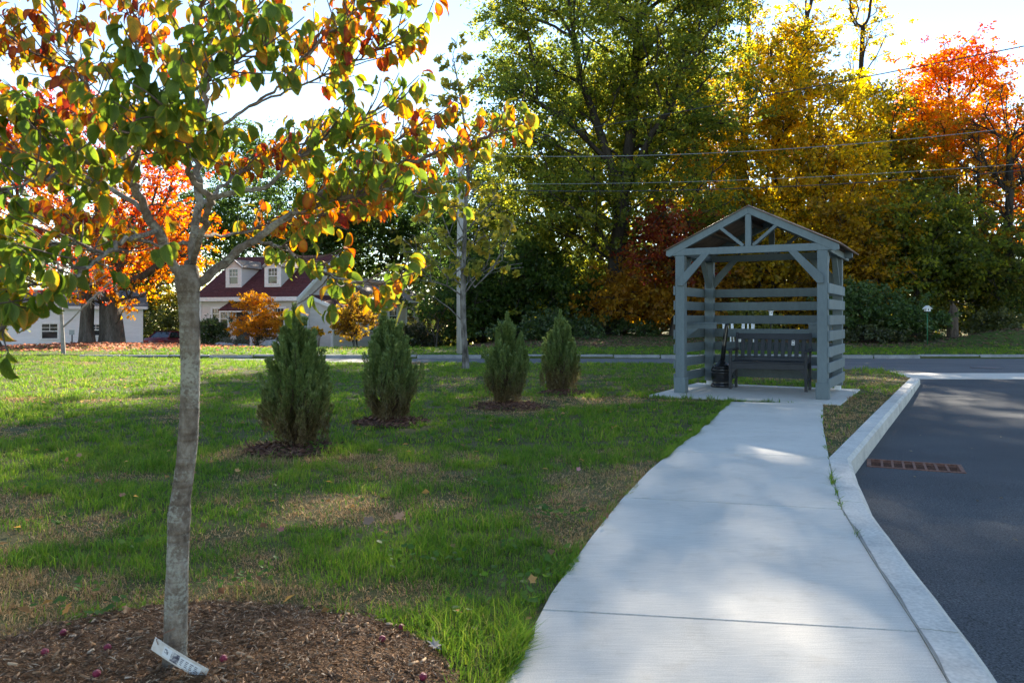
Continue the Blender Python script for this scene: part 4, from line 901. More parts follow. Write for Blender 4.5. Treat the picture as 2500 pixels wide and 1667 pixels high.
for s in (-1, 1):
    m = MB(); m.add([(s * .83, .62, .98), (s * .83, 3.2, .96), (s * .605, 2.3, 1.41), (s * .605, 1.06, 1.37)], [(0, 1, 2, 3)]); m.build('side_window', M_glass, cr)
    m = MB(); m.box(min(s * .40, s * .80), max(s * .40, s * .80), -.03, .12, .68, .83); m.build('tail_light', M_lampr, cr, .02)
    for y in (.85, 3.65):
        m = MB(); m.lathe([(.18, -.1), (.31, -.1), (.33, -.06), (.33, .06), (.31, .1), (.18, .1)], 22); t_ = m.build('wheel', M_rub, cr); t_.location = (s * .80, y, .33); t_.rotation_euler = (0, R(90), 0)
        m = MB(); m.lathe([(.20, -.115), (.2, .115), (.06, .125)], 18); m.build('rim', M_rim, t_)
m = MB(); m.box(-.26, .26, -.03, .02, .53, .65); m.build('licence_plate', M_tagp, cr)
m = MB(); m.box(-.80, .80, -.07, .1, .32, .5); m.build('bumper', M_car, cr, .03)

# ------------------------------------------------------------------ utility pole, wires, guy
M_pole = surf('weathered_pole', [(.3, (.28, .27, .26)), (.55, (.42, .41, .40)), (.8, (.52, .51, .50))], 6, .9, .6, 20, stretch=(1, 1, .1), fine=(30, .15))
M_wire = plain('cable', (.03, .03, .032), .6); M_galv = plain('galvanised', (.20, .21, .22), .6, metal=.2)
pp = Vector(((1124 - 1250) / FPX * 25.2, 25.2, -.03))
up_ = empty('utility_pole', pp, 0, 'pale weathered wooden utility pole behind the young street tree', 'utility pole')
m = MB(); m.tube([(0, 0, 0), (0, 0, 3), (0.02, 0, 5), (.03, 0, 6.95)], [.125, .115, .108, .10], 14); m.build('shaft', M_pole, up_)
m = MB(); m.lathe([(.12, 0), (.14, .04), (.14, .38), (.12, .42), (.05, .45)], 16, (.24, -.05, 6.25)); m.build('transformer', surf('transformer_grey', [(.3, (.26, .36, .38)), (.7, (.34, .45, .47))], 4, .5, .1), up_)
m = MB(); m.beam((0, 0, 6.35), (.22, -.05, 6.35), .05, .05).beam((0, 0, 6.6), (.22, -.05, 6.6), .05, .05); m.build('bracket', M_galv, up_)
def wire(label, a, b, sag, r, mat=M_wire):
    a = Vector(a); b = Vector(b); mid = (a + b) / 2; m = MB(); n = 28
    m.tube([a.lerp(b, t) - Vector((0, 0, sag * 4 * t * (1 - t))) for t in [k / n for k in range(n + 1)]], r, 5)
    return tag(m.build('overhead_wire', mat), label, 'wire', 'overhead wires along the street')
p1 = pp
def pz(z, dx=.03): return (p1.x + dx, p1.y - .02, p1.z + z)
far = lambda v: P(2760, v, 21)
wire('highest thin wire crossing the yellow trees and the red maple top', P(-500, 560, 62), P(2760, 62, 21), 1.2, .016)
wire('single wire running level across the oak above the shelter', (pp.x + .12, pp.y - .02, 6.28), P(2760, 275, 21), .42, .011, M_galv)
wire('thin upper wire of the lower pair crossing above the shelter', (pp.x + .1, pp.y - .02, 5.38), P(2760, 378, 21), .25, .008, M_galv)
wire('thick lower cable of the pair crossing just above the shelter', (pp.x + .1, pp.y - .02, 5.20), P(2760, 390, 21), .34, .014)
ga = G(940, 869); gb = Vector((pp.x - .08, pp.y, 6.7)); gq = ga.lerp(gb, .245)
m = MB(); m.tube([ga, gb], .006, 5); gw = m.build('guy_wire', M_galv); tag(gw, 'thin steel guy wire slanting from pole down behind the second juniper', 'guy wire')
m = MB(); m.tube([ga.lerp(gb, .01), gq], .03, 8); m.build('guard_sleeve', plain('yellow_plastic', (.62, .44, .03), .5), gw)

# ------------------------------------------------------------------ small things beyond the street
def ground_at(u, d, dz=0): x_ = (u - 1250) / FPX * d; return Vector((x_, d, float(terrain(x_, d)) + dz))
q = ground_at(2264, 31)
bf = empty('bird_feeder', q, 0, 'small white gabled bird feeder on a thin green pole', 'bird feeder')
M_grn = plain('green_pole', (.02, .12, .05), .5)
zt = 1.39 - q.z
m = MB(); m.tube([(0, 0, -.05), (0, 0, zt)], .02, 8); m.build('pole', M_grn, bf)
m = MB(); m.prism([(-.08, 0), (.08, 0), (.08, .13), (0, .18), (-.08, .13)], lambda p, k: (p[0], (-.09, .09)[k], zt + p[1])); hb = m.build('house_box', M_white, bf)
m = MB(); m.box(-.022, .022, -.094, -.0905, zt + .03, zt + .1); m.build('opening', M_black, hb)
for s in (-1, 1):
    m = MB(); m.prism([(0, .19), (s * .14, .085), (s * .14, .108), (0, .225)], lambda p, k: (p[0], (-.11, .11)[k], zt + p[1])); m.build('roof_panel', M_white, bf)
m = MB(); m.box(-.12, .12, -.12, .12, zt - .018, zt - .002); m.build('tray', M_dark, bf)
q = ground_at(2326, 34); m = MB(); pr = []
nst = 14
for i, (r, z) in enumerate(((.30, -.05), (.24, .1), (.205, .4), (.195, .8), (.19, 1.1), (.18, 1.25), (.15, 1.3))):
    for k in range(nst):
        a = 2 * math.pi * k / nst; rr = r * (1 + .14 * math.sin(5 * a + 1) * .6 + .08 * random.uniform(-1, 1)); zz = z + ((.16 * math.sin(2 * a) + random.uniform(-.1, .14)) if i >= 5 else 0); pr.append((rr * math.cos(a) + .03 * z, rr * math.sin(a), zz))
fs = [(i * nst + k, i * nst + (k + 1) % nst, (i + 1) * nst + (k + 1) % nst, (i + 1) * nst + k) for i in range(6) for k in range(nst)] + [tuple(6 * nst + k for k in range(nst))]
m.add(pr, fs); o = m.build('broken_stump', surf('stump_wood', [(.3, (.06, .042, .030)), (.55, (.12, .088, .064)), (.8, (.20, .15, .11))], 5, .95, 1, 14, stretch=(1, 1, .2), fine=(30, .3), bdist=.04)); o.location = q; tag(o, 'tall jagged broken tree stump at the wood edge', 'tree stump')
q = ground_at(1882, 33); nb = empty('nest_box', q, 0, 'white nest box on a post seen above the bench', 'nest box')
zt = 1.20 - q.z
m = MB(); m.box(-.025, .025, -.02, .02, -.05, zt); m.build('post', M_barkd, nb)
m = MB(); m.box(-.06, .06, -.06, .06, zt, zt + .2); b_ = m.build('box', M_white, nb, .005); m = MB(); m.box(-.08, .08, -.1, .08, zt + .201, zt + .22); m.build('lid', M_white, nb)
m = MB(); m.lathe([(.02, 0), (.02, .004)], 10); h_ = m.build('hole', M_black, b_); h_.location = (0, -.0605, zt + .13); h_.rotation_euler = (R(90), 0, 0)
for u_, rz_, lab in ((1788, 20, 'white garden chair seen between shelter slats beside the ash bin tube'), (1822, -30, 'white garden chair seen between shelter slats above the bench left end')):
    q = ground_at(u_, 30.5); ch = empty('garden_chair', q, R(rz_), lab, 'chair', 'white garden chairs across the street')
    for x_ in (-.22, .22):
        for y_, h in ((-.2, .4), (.2, .9)): m = MB(); m.beam((x_, y_, 0), (x_, y_ + (.1 if h > .5 else 0), h), .035, .035, (0, 1, 0)); m.build('leg', M_white, ch)
        m = MB(); m.box(x_ - .03, x_ + .03, -.24, .28, .6, .625); m.build('armrest', M_white, ch)
        m = MB(); m.box(x_ - .018, x_ + .018, -.22, -.18, .4, .6); m.build('arm_post', M_white, ch)
    m = MB(); m.box(-.23, .23, -.23, .22, .4, .425); m.build('seat', M_white, ch)
    for k in range(3): m = MB(); m.box(-.18 + k * .155, -.13 + k * .155, .26, .28, .45, .92); m.build('back_slat', M_white, ch)
q = ground_at(176, 36); sg = empty('small_sign', q, 0, 'small grey sign on a post left of the old trunks', 'sign')
m = MB(); m.box(-.02, .02, -.015, .015, -.05, .62); m.build('post', M_barkd, sg); m = MB(); m.box(-.12, .12, -.03, -.016, .42, .64); m.build('board', plain('sign_grey', (.30, .31, .30), .6), sg)

# garden in front of the house
bush('japanese_maple', 'orange backlit small maple in front of the cottage door', 628, 41.0, [EL(625, 760, 41, 1.05, .95), EL(610, 800, 41, 1.1, .55), EL(655, 790, 41, .95, .6), EL(615, 735, 41, .5, .5)], 90, 90, [(.20, .10, .02), (.42, .18, .02), (.50, .25, .02), (.40, .12, .03)], 91, cat='tree', leaf=M_leaf, spread=.2, size=.10)
bush('japanese_maple', 'copper weeping maple in front of the shed addition', 868, 40.5, [EL(862, 775, 40.5, .95, .45), EL(840, 800, 40.5, .6, .35), EL(870, 735, 40.5, .55, .35), EL(905, 785, 40.5, .5, .35), EL(855, 820, 40.5, .45, .3)], 75, 90, [(.08, .035, .02), (.16, .08, .02), (.32, .22, .02), (.40, .27, .02)], 92, cat='tree', leaf=M_leaf, spread=.18, size=.10)
bush('evergreen_shrub', 'rounded dark evergreen shrub at the left end of the cottage', 512, 41.5, [EL(512, 815, 41.5, .95, .7)], 60, 110, DKGREEN, 93, size=.09)
bush('evergreen_shrub', 'dark shrub below the wing windows of the cottage', 1005, 42, [EL(1002, 828, 42, 1.0, .75), EL(1045, 840, 42, .7, .5)], 70, 110, [(.02, .03, .01), (.04, .05, .014), (.08, .05, .02)], 94, size=.09)
bush('bare_shrub', 'leafless shrub right of the cottage wing', 1065, 41, [EL(1065, 780, 41, .9, 1.0), EL(1090, 760, 41, .8, .9)], 60, 3, RUST, 95, spread=.25, size=.1, rb=.07, bark=M_bark)
bush('low_shrub', 'grey-green low shrub left of the orange small maple', 580, 40.5, [EL(580, 842, 40.5, .5, .35)], 30, 80, [(.10, .12, .09), (.14, .16, .12)], 96, size=.07)
bush('low_shrub', 'dusky low shrub right of the orange small maple', 665, 40.5, [EL(668, 838, 40.5, .55, .45)], 30, 80, [(.05, .05, .02), (.09, .07, .03)], 97, size=.07)
bush('low_shrub', 'dark green hedge behind the red car', 405, 58, [EL(395, 795, 58, 1.7, 1.2), EL(440, 800, 58, 1.6, 1.2)], 90, 90, [(.06, .07, .012), (.14, .14, .016), (.04, .06, .012)], 98, size=.13)
for k, (u_, v_, s_) in enumerate(((540, 856, .28), (560, 858, .22), (586, 859, .2), (600, 860, .18), (660, 853, .36), (676, 856, .25))):
    q = ground_at(u_, 39.2); me = bpy.data.meshes.new('rock'); import bmesh
    bm = bmesh.new(); bmesh.ops.create_icosphere(bm, subdivisions=2, radius=1)
    for vt in bm.verts: vt.co *= 1 + .35 * (float(vnoise(vt.co.x * 2 + k * 7, vt.co.y * 2 + vt.co.z * 3, 1, k)) - .5); vt.co = Vector((vt.co.x * s_ * 1.3, vt.co.y * s_, vt.co.z * s_ * (1.1 if k == 4 else .7)))
    bm.to_mesh(me); bm.free(); me.materials.append(M_granite); o = link('rock', me); o.location = q
    tag(o, ['grey garden rock, leftmost of the row below the cottage', 'grey garden rock, second from left below the cottage', 'small grey garden rock, third from left below the cottage', 'smallest grey garden rock below the orange small maple', 'pointed pale garden rock right of the orange small maple', 'grey garden rock, rightmost of the row below the cottage'][k], 'rock', 'garden rocks')
q = P(772, 818, 42.2); pt = empty('potted_mums', (q.x, q.y, float(terrain(q.x, q.y))), 0, 'pot of yellow and rust mums beside the gable window', 'potted plant')
zp = q.z - float(terrain(q.x, q.y)); m = MB(); m.lathe([(.16, 0), (.2, zp * .6), (.26, zp), (.24, zp)], 16); m.build('pot', plain('terracotta_grey', (.30, .26, .25), .8), pt)
rng = np.random.default_rng(9); cc = np.array([[0, 0, zp + .18]]) + rdirs(60, rng) * [.33, .33, .2]
LV, LT, LC = leaves(rng, cc, 30, .06, .08, [(.05, .07, .02), (.35, .22, .02), (.5, .32, .02), (.25, .08, .02)]); link('flowers', npmesh('flowers', LV, LT, M_leaf, LC), pt)

# ------------------------------------------------------------------ junipers
def juniper(u, v, vtop, ul, ur, seed, label, peaks):
    g = G(u, v); d = g.y; H = (v - vtop) / FPX * d; RW = (ur - ul) / 2 / FPX * d
    rng = np.random.default_rng(seed); root = empty('juniper', g, 0, label, 'shrub', 'row of upright junipers on the lawn')
    zs = np.array([0, .08, .2, .35, .5, .62, .75, .88, 1.0]); rs = np.array([.28, .60, .88, 1.0, .97, .80, .50, .22, .02]) * np.concatenate([[1], rng.uniform(.86, 1.1, 7), [1]]); ph_ = rng.uniform(0, 6.28, 2)
    sp = []     # spires: tip, base
    for px, ph in peaks:
        for k in range(16): t = k / 15; sp.append((np.array([px * RW * (1 - .3 * t) + rng.normal() * .055 * t, rng.normal() * .06 * t, H * ph * (1 - .34 * t)]), None))
    for k in range(175):
        z = rng.uniform(.10, .86) ** .95; r = np.interp(z, zs, rs) * RW * (rng.uniform(.70, 1.22) if rng.random() < .75 else rng.uniform(.2, .75)); a = rng.uniform(0, 2 * math.pi); r *= 1 + .16 * math.sin(2 * a + ph_[0] + 3 * z) + .12 * math.sin(3 * a + ph_[1])
        sp.append((np.array([math.cos(a) * r, math.sin(a) * r, z * H + .05]), a))
    VV, TT, CC = [], [], []; off = 0; stems = MB()
    for tip, a in sp:
        L = rng.uniform(.17, .34) * (1.0 if a is not None else 1.2); out = np.array([math.cos(a), math.sin(a), 0]) if a is not None else np.zeros(3)
        dr = np.array([0, 0, 1.]) + out * rng.uniform(.12, .42) + rng.normal(size=3) * .08; dr /= np.linalg.norm(dr); b0 = tip - dr * L
        n = 165; t = rng.random(n) ** .75; rad = (.036 * (1 - t) ** .8 + .004) * rng.uniform(.5, 1.0, n); side = rdirs(n, rng); side -= (side @ dr)[:, None] * dr; side /= np.linalg.norm(side, axis=1, keepdims=True)
        pos = b0 + dr * L * t[:, None] + side * rad[:, None]; ax = dr * 1.0 + side * rng.uniform(.3, .9, n)[:, None]; nr = side + rng.normal(size=(n, 3)) * .3
        zz = pos[:, 2] / H; tt = rng.random(n); col = lerp3([(.085, .130, .040), (.125, .185, .050), (.18, .24, .065), (.25, .30, .085)], tt * .7 + .3 * t)
        br = np.clip((.42 - zz) / .28 + rng.normal(size=n) * .22, 0, 1) * .9; col = col * (1 - br[:, None]) + lerp3([(.09, .055, .025), (.17, .11, .05), (.22, .15, .075)], tt) * br[:, None]
        keep = pos[:, 2] > .03
        v_, t_, c_ = scatter(DIAMOND[0], DIAMOND[1], pos[keep], ax[keep], nr[keep], rng.uniform(.024, .046, keep.sum()), col[keep], width=rng.uniform(.011, .019, keep.sum()))
        VV.append(v_); TT.append(t_ + off); CC.append(c_); off += len(v_)
        if rng.random() < .5 and b0[2] > .05: stems.tube([(rng.normal() * .02, rng.normal() * .02, max(.02, b0[2] * .35)), (b0[0] * .6, b0[1] * .6, b0[2] * .8), tuple(tip - dr * L * .3)], [.008, .005, .002], 4, cap=False)
    stems.tube([(0, 0, -.03), (0.01, 0, H * .4), (0, 0, H * .85)], [.03, .02, .006], 7)
    stems.build('stem', plain('juniper_wood', (.11, .07, .045), .9), root)
    link('foliage', npmesh('foliage', np.concatenate(VV), np.concatenate(TT), M_shrub, np.concatenate(CC)), root)
    return g
D2 = 1.063
JUN = [juniper(680 * D2, 1025 * D2, 700 * D2, 603 * D2, 755 * D2, 101, 'largest juniper, nearest of the row, right of the dogwood trunk', [(-.05, 1.0), (.35, .8)]),
       juniper(895 * D2, 965 * D2, 710 * D2, 826 * D2, 963 * D2, 102, 'second nearest juniper of the row, behind the yellow guy guard', [(-.2, 1.0), (.62, .62), (.1, .85)]),
       juniper(1165 * D2, 930 * D2, 718 * D2, 1111 * D2, 1215 * D2, 103, 'third juniper of the row, with a narrow pointed tip', [(0, 1.0), (.62, .78), (-.6, .6)]),
       juniper(1287 * D2, 900 * D2, 713 * D2, 1241 * D2, 1332 * D2, 104, 'farthest juniper of the row, nearest the shelter', [(0, 1.0), (-.45, .75), (.7, .6)])]

# ------------------------------------------------------------------ young street tree with yellow leaves
M_sycb = surf('blotchy_bark', [(.36, (.05, .044, .038)), (.50, (.14, .125, .11)), (.62, (.24, .22, .20)), (.8, (.32, .30, .27))], 7, .9, .5, 30, stretch=(1, 1, .45), spec=.15)
def D(x, y, d): return U(x * D2, y * D2, d)
SD = 18.2; b = D(1070, 846, SD); b = (b[0], b[1], -.03)
tree('street_tree', 'slender young street tree with sparse yellow leaves and blotchy bark', 'tree', b,
     [([b, D(1068, 800, SD), D(1064, 740, SD), D(1063, 680, SD), D(1065, 610, SD), D(1067, 540, SD), D(1070, 470, SD), D(1075, 400, SD), D(1072, 320, SD), D(1060, 240, SD), D(1048, 170, SD), D(1040, 125, SD)], -1),
      ([D(1090, 660, SD), D(1130, 620, SD + .2), D(1160, 560, SD + .4), D(1190, 500, SD + .4)], 4), ([D(1030, 640, SD), D(985, 590, SD - .2), D(950, 540, SD - .3)], 4),
      ([D(1085, 560, SD - .3), D(1110, 500, SD - .5), D(1140, 440, SD - .6)], 5), ([D(1040, 560, SD + .3), D(1010, 480, SD + .4), D(995, 400, SD + .4)], 5)],
     [EL(1150, 560, SD, 1.2, 1.5), EL(1230, 620, SD, .75, .6), EL(1070, 610, SD, 1.1, 1.3), EL(1130, 450, SD, 1.0, 1.0), EL(1105, 190, SD, .5, .9), EL(1112, 150, SD, .4, .8), EL(1100, 260, SD, .55, .6), EL(1045, 260, SD, .45, .3), EL(1120, 330, SD, .7, .7), EL(1040, 700, SD, .7, .4)],
     125, 9, .14, .14, [(.10, .12, .025), (.17, .17, .03), (.27, .22, .03), (.26, .17, .03)], 0.072, .0048, M_sycb, 111, 2, shape=LOBED, flat=.8, droop=.5)

# ------------------------------------------------------------------ dogwood in the foreground
def dogleaf_mat(name, src):
    m, t, o = nodes(name)
    a = N(t, 'ShaderNodeAttribute', attribute_name='lf'); sp = N(t, 'ShaderNodeSeparateColor'); t.links.new(a.outputs['Color'], sp.inputs[0])
    if src == 'object':
        h = N(t, 'ShaderNodeAttribute', attribute_name='hue'); h.attribute_type = 'OBJECT'; hv = h.outputs['Fac']
    else: hv = sp.outputs[2]
    nz = N(t, 'ShaderNodeTexNoise', Scale=38.0, Detail=3.0); tc = N(t, 'ShaderNodeTexCoord'); t.links.new(tc.outputs['Object'], nz.inputs['Vector'])
    # blotchy turning: hue shifted by noise and towards edge and tip
    e2 = N(t, 'ShaderNodeMath', operation='POWER'); e2.inputs[1].default_value = 3.0; t.links.new(sp.outputs[0], e2.inputs[0])
    t2 = N(t, 'ShaderNodeMath', operation='POWER'); t2.inputs[1].default_value = 5.0; t.links.new(sp.outputs[1], t2.inputs[0])
    s1 = N(t, 'ShaderNodeMath', operation='ADD'); t.links.new(e2.outputs[0], s1.inputs[0]); t.links.new(t2.outputs[0], s1.inputs[1])
    s2 = N(t, 'ShaderNodeMath', operation='MULTIPLY_ADD'); t.links.new(nz.outputs['Fac'], s2.inputs[0]); s2.inputs[1].default_value = .55; s2.inputs[2].default_value = -.27
    s3 = N(t, 'ShaderNodeMath', operation='MULTIPLY_ADD'); t.links.new(s1.outputs[0], s3.inputs[0]); s3.inputs[1].default_value = .24; t.links.new(s2.outputs[0], s3.inputs[2])
    s4 = N(t, 'ShaderNodeMath', operation='ADD'); t.links.new(hv, s4.inputs[0]); t.links.new(s3.outputs[0], s4.inputs[1])
    r = ramp(t, [(.0, (.085, .140, .016)), (.30, (.125, .180, .020)), (.46, (.23, .215, .022)), (.58, (.44, .25, .022)), (.76, (.46, .13, .016)), (1.0, (.22, .03, .02))], s4.outputs[0])
    # side veins
    vn = N(t, 'ShaderNodeMath', operation='MULTIPLY_ADD'); t.links.new(sp.outputs[0], vn.inputs[0]); vn.inputs[1].default_value = -16.0
    v2 = N(t, 'ShaderNodeMath', operation='MULTIPLY'); t.links.new(sp.outputs[1], v2.inputs[0]); v2.inputs[1].default_value = 42.0; t.links.new(v2.outputs[0], vn.inputs[2])
    v3 = N(t, 'ShaderNodeMath', operation='SINE'); t.links.new(vn.outputs[0], v3.inputs[0])
    vr = ramp(t, [(.0, (1, 1, 1)), (.75, (1, 1, 1)), (1.0, (1.18, 1.16, 1.1))]); mr = N(t, 'ShaderNodeMapRange'); mr.inputs[1].default_value = -1; t.links.new(v3.outputs[0], mr.inputs[0]); t.links.new(mr.outputs[0], vr.inputs[0])
    mx = N(t, 'ShaderNodeMix', data_type='RGBA', blend_type='MULTIPLY'); mx.inputs[0].default_value = 1; t.links.new(r.outputs[0], mx.inputs[6]); t.links.new(vr.outputs[0], mx.inputs[7])
    d = N(t, 'ShaderNodeBsdfDiffuse'); tr = N(t, 'ShaderNodeBsdfTranslucent'); t.links.new(mx.outputs[2], d.inputs[0])
    hs = N(t, 'ShaderNodeHueSaturation', Saturation=1.05, Value=1.5); t.links.new(mx.outputs[2], hs.inputs['Color']); t.links.new(hs.outputs[0], tr.inputs[0])
    x1 = N(t, 'ShaderNodeMixShader', Fac=.52); t.links.new(d.outputs[0], x1.inputs[1]); t.links.new(tr.outputs[0], x1.inputs[2])
    g = N(t, 'ShaderNodeBsdfGlossy', Roughness=.5); x2 = N(t, 'ShaderNodeMixShader', Fac=.02); t.links.new(x1.outputs[0], x2.inputs[1]); t.links.new(g.outputs[0], x2.inputs[2])
    bp = N(t, 'ShaderNodeBump', Strength=.35, Distance=.002); t.links.new(v3.outputs[0], bp.inputs['Height']); t.links.new(bp.outputs[0], d.inputs['Normal']); t.links.new(bp.outputs[0], g.inputs['Normal'])
    t.links.new(x2.outputs[0], o.inputs[0]); return m
M_dleafO = dogleaf_mat('dogwood_leaf_single', 'object'); M_dleafG = dogleaf_mat('dogwood_leaf_mass', 'geometry')
def leaf_shape(seed, rows=6, cols=(-1, -.5, 0, .5, 1)):
    rng = np.random.default_rng(seed); bend = rng.uniform(.3, 2.1); twist = rng.uniform(-.8, .8); fold = rng.uniform(.10, .55); wid = rng.uniform(.22, .29); ph = rng.uniform(0, 6)
    V, A, T = [], [], []; p = np.zeros(3); ang = 0.15; st = 1 / rows
    for i in range(rows + 1):
        t = i / rows; hw = wid * (math.sin(math.pi * min(1, t ** .82 * .985 + .012)) ** .85) * (1 - .25 * max(0, t - .6)); hw = max(hw, .004)
        for s in cols:
            x = s * hw; z = abs(s) * hw * fold + .025 * math.sin(ph + 9 * t + s * 2) * abs(s); tw = twist * t
            X_ = x * math.cos(tw) - z * math.sin(tw); Z_ = x * math.sin(tw) + z * math.cos(tw)
            V.append((X_, p[1] + Z_ * math.sin(ang), p[2] + Z_ * math.cos(ang))); A.append((abs(s), t, 0))
        dl = -bend * st; ang_m = ang - dl / 2; p = p + np.array([0, math.cos(ang), -math.sin(ang) if True else 0]) * st; ang += bend * st
    for i in range(rows):
        for k in range(len(cols) - 1): c_ = len(cols); a = i * c_ + k; T.append((a, a + 1, a + c_ + 1)); T.append((a, a + c_ + 1, a + c_))
    return np.array(V), np.array(T), np.array(A)
LSH = [leaf_shape(200 + k) for k in range(10)]; LSL = [leaf_shape(200 + k, 6, (-1, 0, 1)) for k in range(10)]
DD = 2.53
dog = empty('dogwood_tree', (G(425, 1655).x, DD, 0.0), 0, 'young dogwood in the left foreground with green and orange leaves', 'tree')
DO = Vector(dog.location)
def dog_bark():
    m, t, o = nodes('lichen_bark'); tc = N(t, 'ShaderNodeTexCoord'); mp = N(t, 'ShaderNodeMapping'); mp.inputs['Scale'].default_value = (1, 1, .6); t.links.new(tc.outputs['Object'], mp.inputs[0])
    n1 = N(t, 'ShaderNodeTexNoise', Scale=26.0, Detail=9.0, Roughness=.72); t.links.new(mp.outputs[0], n1.inputs['Vector'])
    r1 = ramp(t, [(.32, (.085, .066, .05)), (.47, (.17, .14, .11)), (.60, (.26, .23, .19)), (.75, (.33, .30, .26))], n1.outputs['Fac'])
    n2 = N(t, 'ShaderNodeTexNoise', Scale=85.0, Detail=6.0, Roughness=.68); t.links.new(tc.outputs['Object'], n2.inputs['Vector'])
    n3 = N(t, 'ShaderNodeTexNoise', Scale=9.0, Detail=3.0); t.links.new(tc.outputs['Object'], n3.inputs['Vector'])
    ml = N(t, 'ShaderNodeMath', operation='MULTIPLY'); t.links.new(n2.outputs['Fac'], ml.inputs[0]); t.links.new(n3.outputs['Fac'], ml.inputs[1])
    k = ramp(t, [(.25, (0, 0, 0)), (.34, (.85, .85, .85))], ml.outputs[0]); mx = N(t, 'ShaderNodeMix', data_type='RGBA'); t.links.new(k.outputs[0], mx.inputs[0]); t.links.new(r1.outputs[0], mx.inputs[6]); mx.inputs[7].default_value = (.36, .36, .30, 1)
    w_ = N(t, 'ShaderNodeMapping'); w_.inputs['Scale'].default_value = (3, 3, 55); t.links.new(tc.outputs['Object'], w_.inputs[0]); n4 = N(t, 'ShaderNodeTexNoise', Scale=1.0, Detail=4.0); t.links.new(w_.outputs[0], n4.inputs['Vector'])
    k4 = ramp(t, [(.36, (.55, .5, .46)), (.46, (1, 1, 1))], n4.outputs['Fac']); m4 = N(t, 'ShaderNodeMix', data_type='RGBA', blend_type='MULTIPLY'); m4.inputs[0].default_value = .4; t.links.new(mx.outputs[2], m4.inputs[6]); t.links.new(k4.outputs[0], m4.inputs[7])
    b_ = N(t, 'ShaderNodeBsdfPrincipled', Roughness=.95); b_.inputs['Specular IOR Level'].default_value = .1; t.links.new(m4.outputs[2], b_.inputs['Base Color'])
    ad = N(t, 'ShaderNodeMath', operation='ADD'); t.links.new(n1.outputs['Fac'], ad.inputs[0]); t.links.new(n4.outputs['Fac'], ad.inputs[1])
    bp = N(t, 'ShaderNodeBump', Strength=1.0, Distance=.012); t.links.new(ad.outputs[0], bp.inputs['Height']); t.links.new(bp.outputs[0], b_.inputs['Normal']); t.links.new(b_.outputs[0], o.inputs[0]); return m
M_dbark = dog_bark()
def smooth(pts, n=5):
    out = []; P_ = [np.array(p, float) for p in pts]
    for i in range(len(P_) - 1):
        p0 = P_[max(i - 1, 0)]; p1 = P_[i]; p2 = P_[i + 1]; p3 = P_[min(i + 2, len(P_) - 1)]
        for k in range(n):
            t = k / n; out.append(.5 * ((2 * p1) + (-p0 + p2) * t + (2 * p0 - 5 * p1 + 4 * p2 - p3) * t * t + (-p0 + 3 * p1 - 3 * p2 + p3) * t ** 3))
    out.append(P_[-1]); return out
def DP(lst): return [tuple(P(x * D2, y * D2, DD + dd)) for x, y, dd in lst]
tw_ = [(400, 1600, 66), (401, 1540, 66), (403, 1470, 60), (405, 1380, 58), (409, 1260, 55), (412, 1185, 57), (416, 1140, 51), (428, 1050, 49), (435, 950, 50), (437, 850, 48), (436, 760, 50), (433, 690, 54), (431, 645, 64), (430, 610, 50)]
pts = smooth(DP([(x, y, 0) for x, y, _ in tw_]), 9); rad = np.interp(np.linspace(0, 1, len(pts)), np.linspace(0, 1, len(tw_)), [w_ * .87 * D2 / 2 * DD / FPX for *_, w_ in tw_])
rad = [r * (1 + .018 * math.sin(i * .31) + .012 * (random.random() - .5)) for i, r in enumerate(rad)]; rad[:9] = [r * (1 + .35 * (1 - i / 9) ** 2) for i, r in enumerate(rad[:9])]
m = MB(); m.tube([Vector(p) - DO for p in pts], rad, 26, jitter=.06); m.build('trunk', M_dbark, dog)
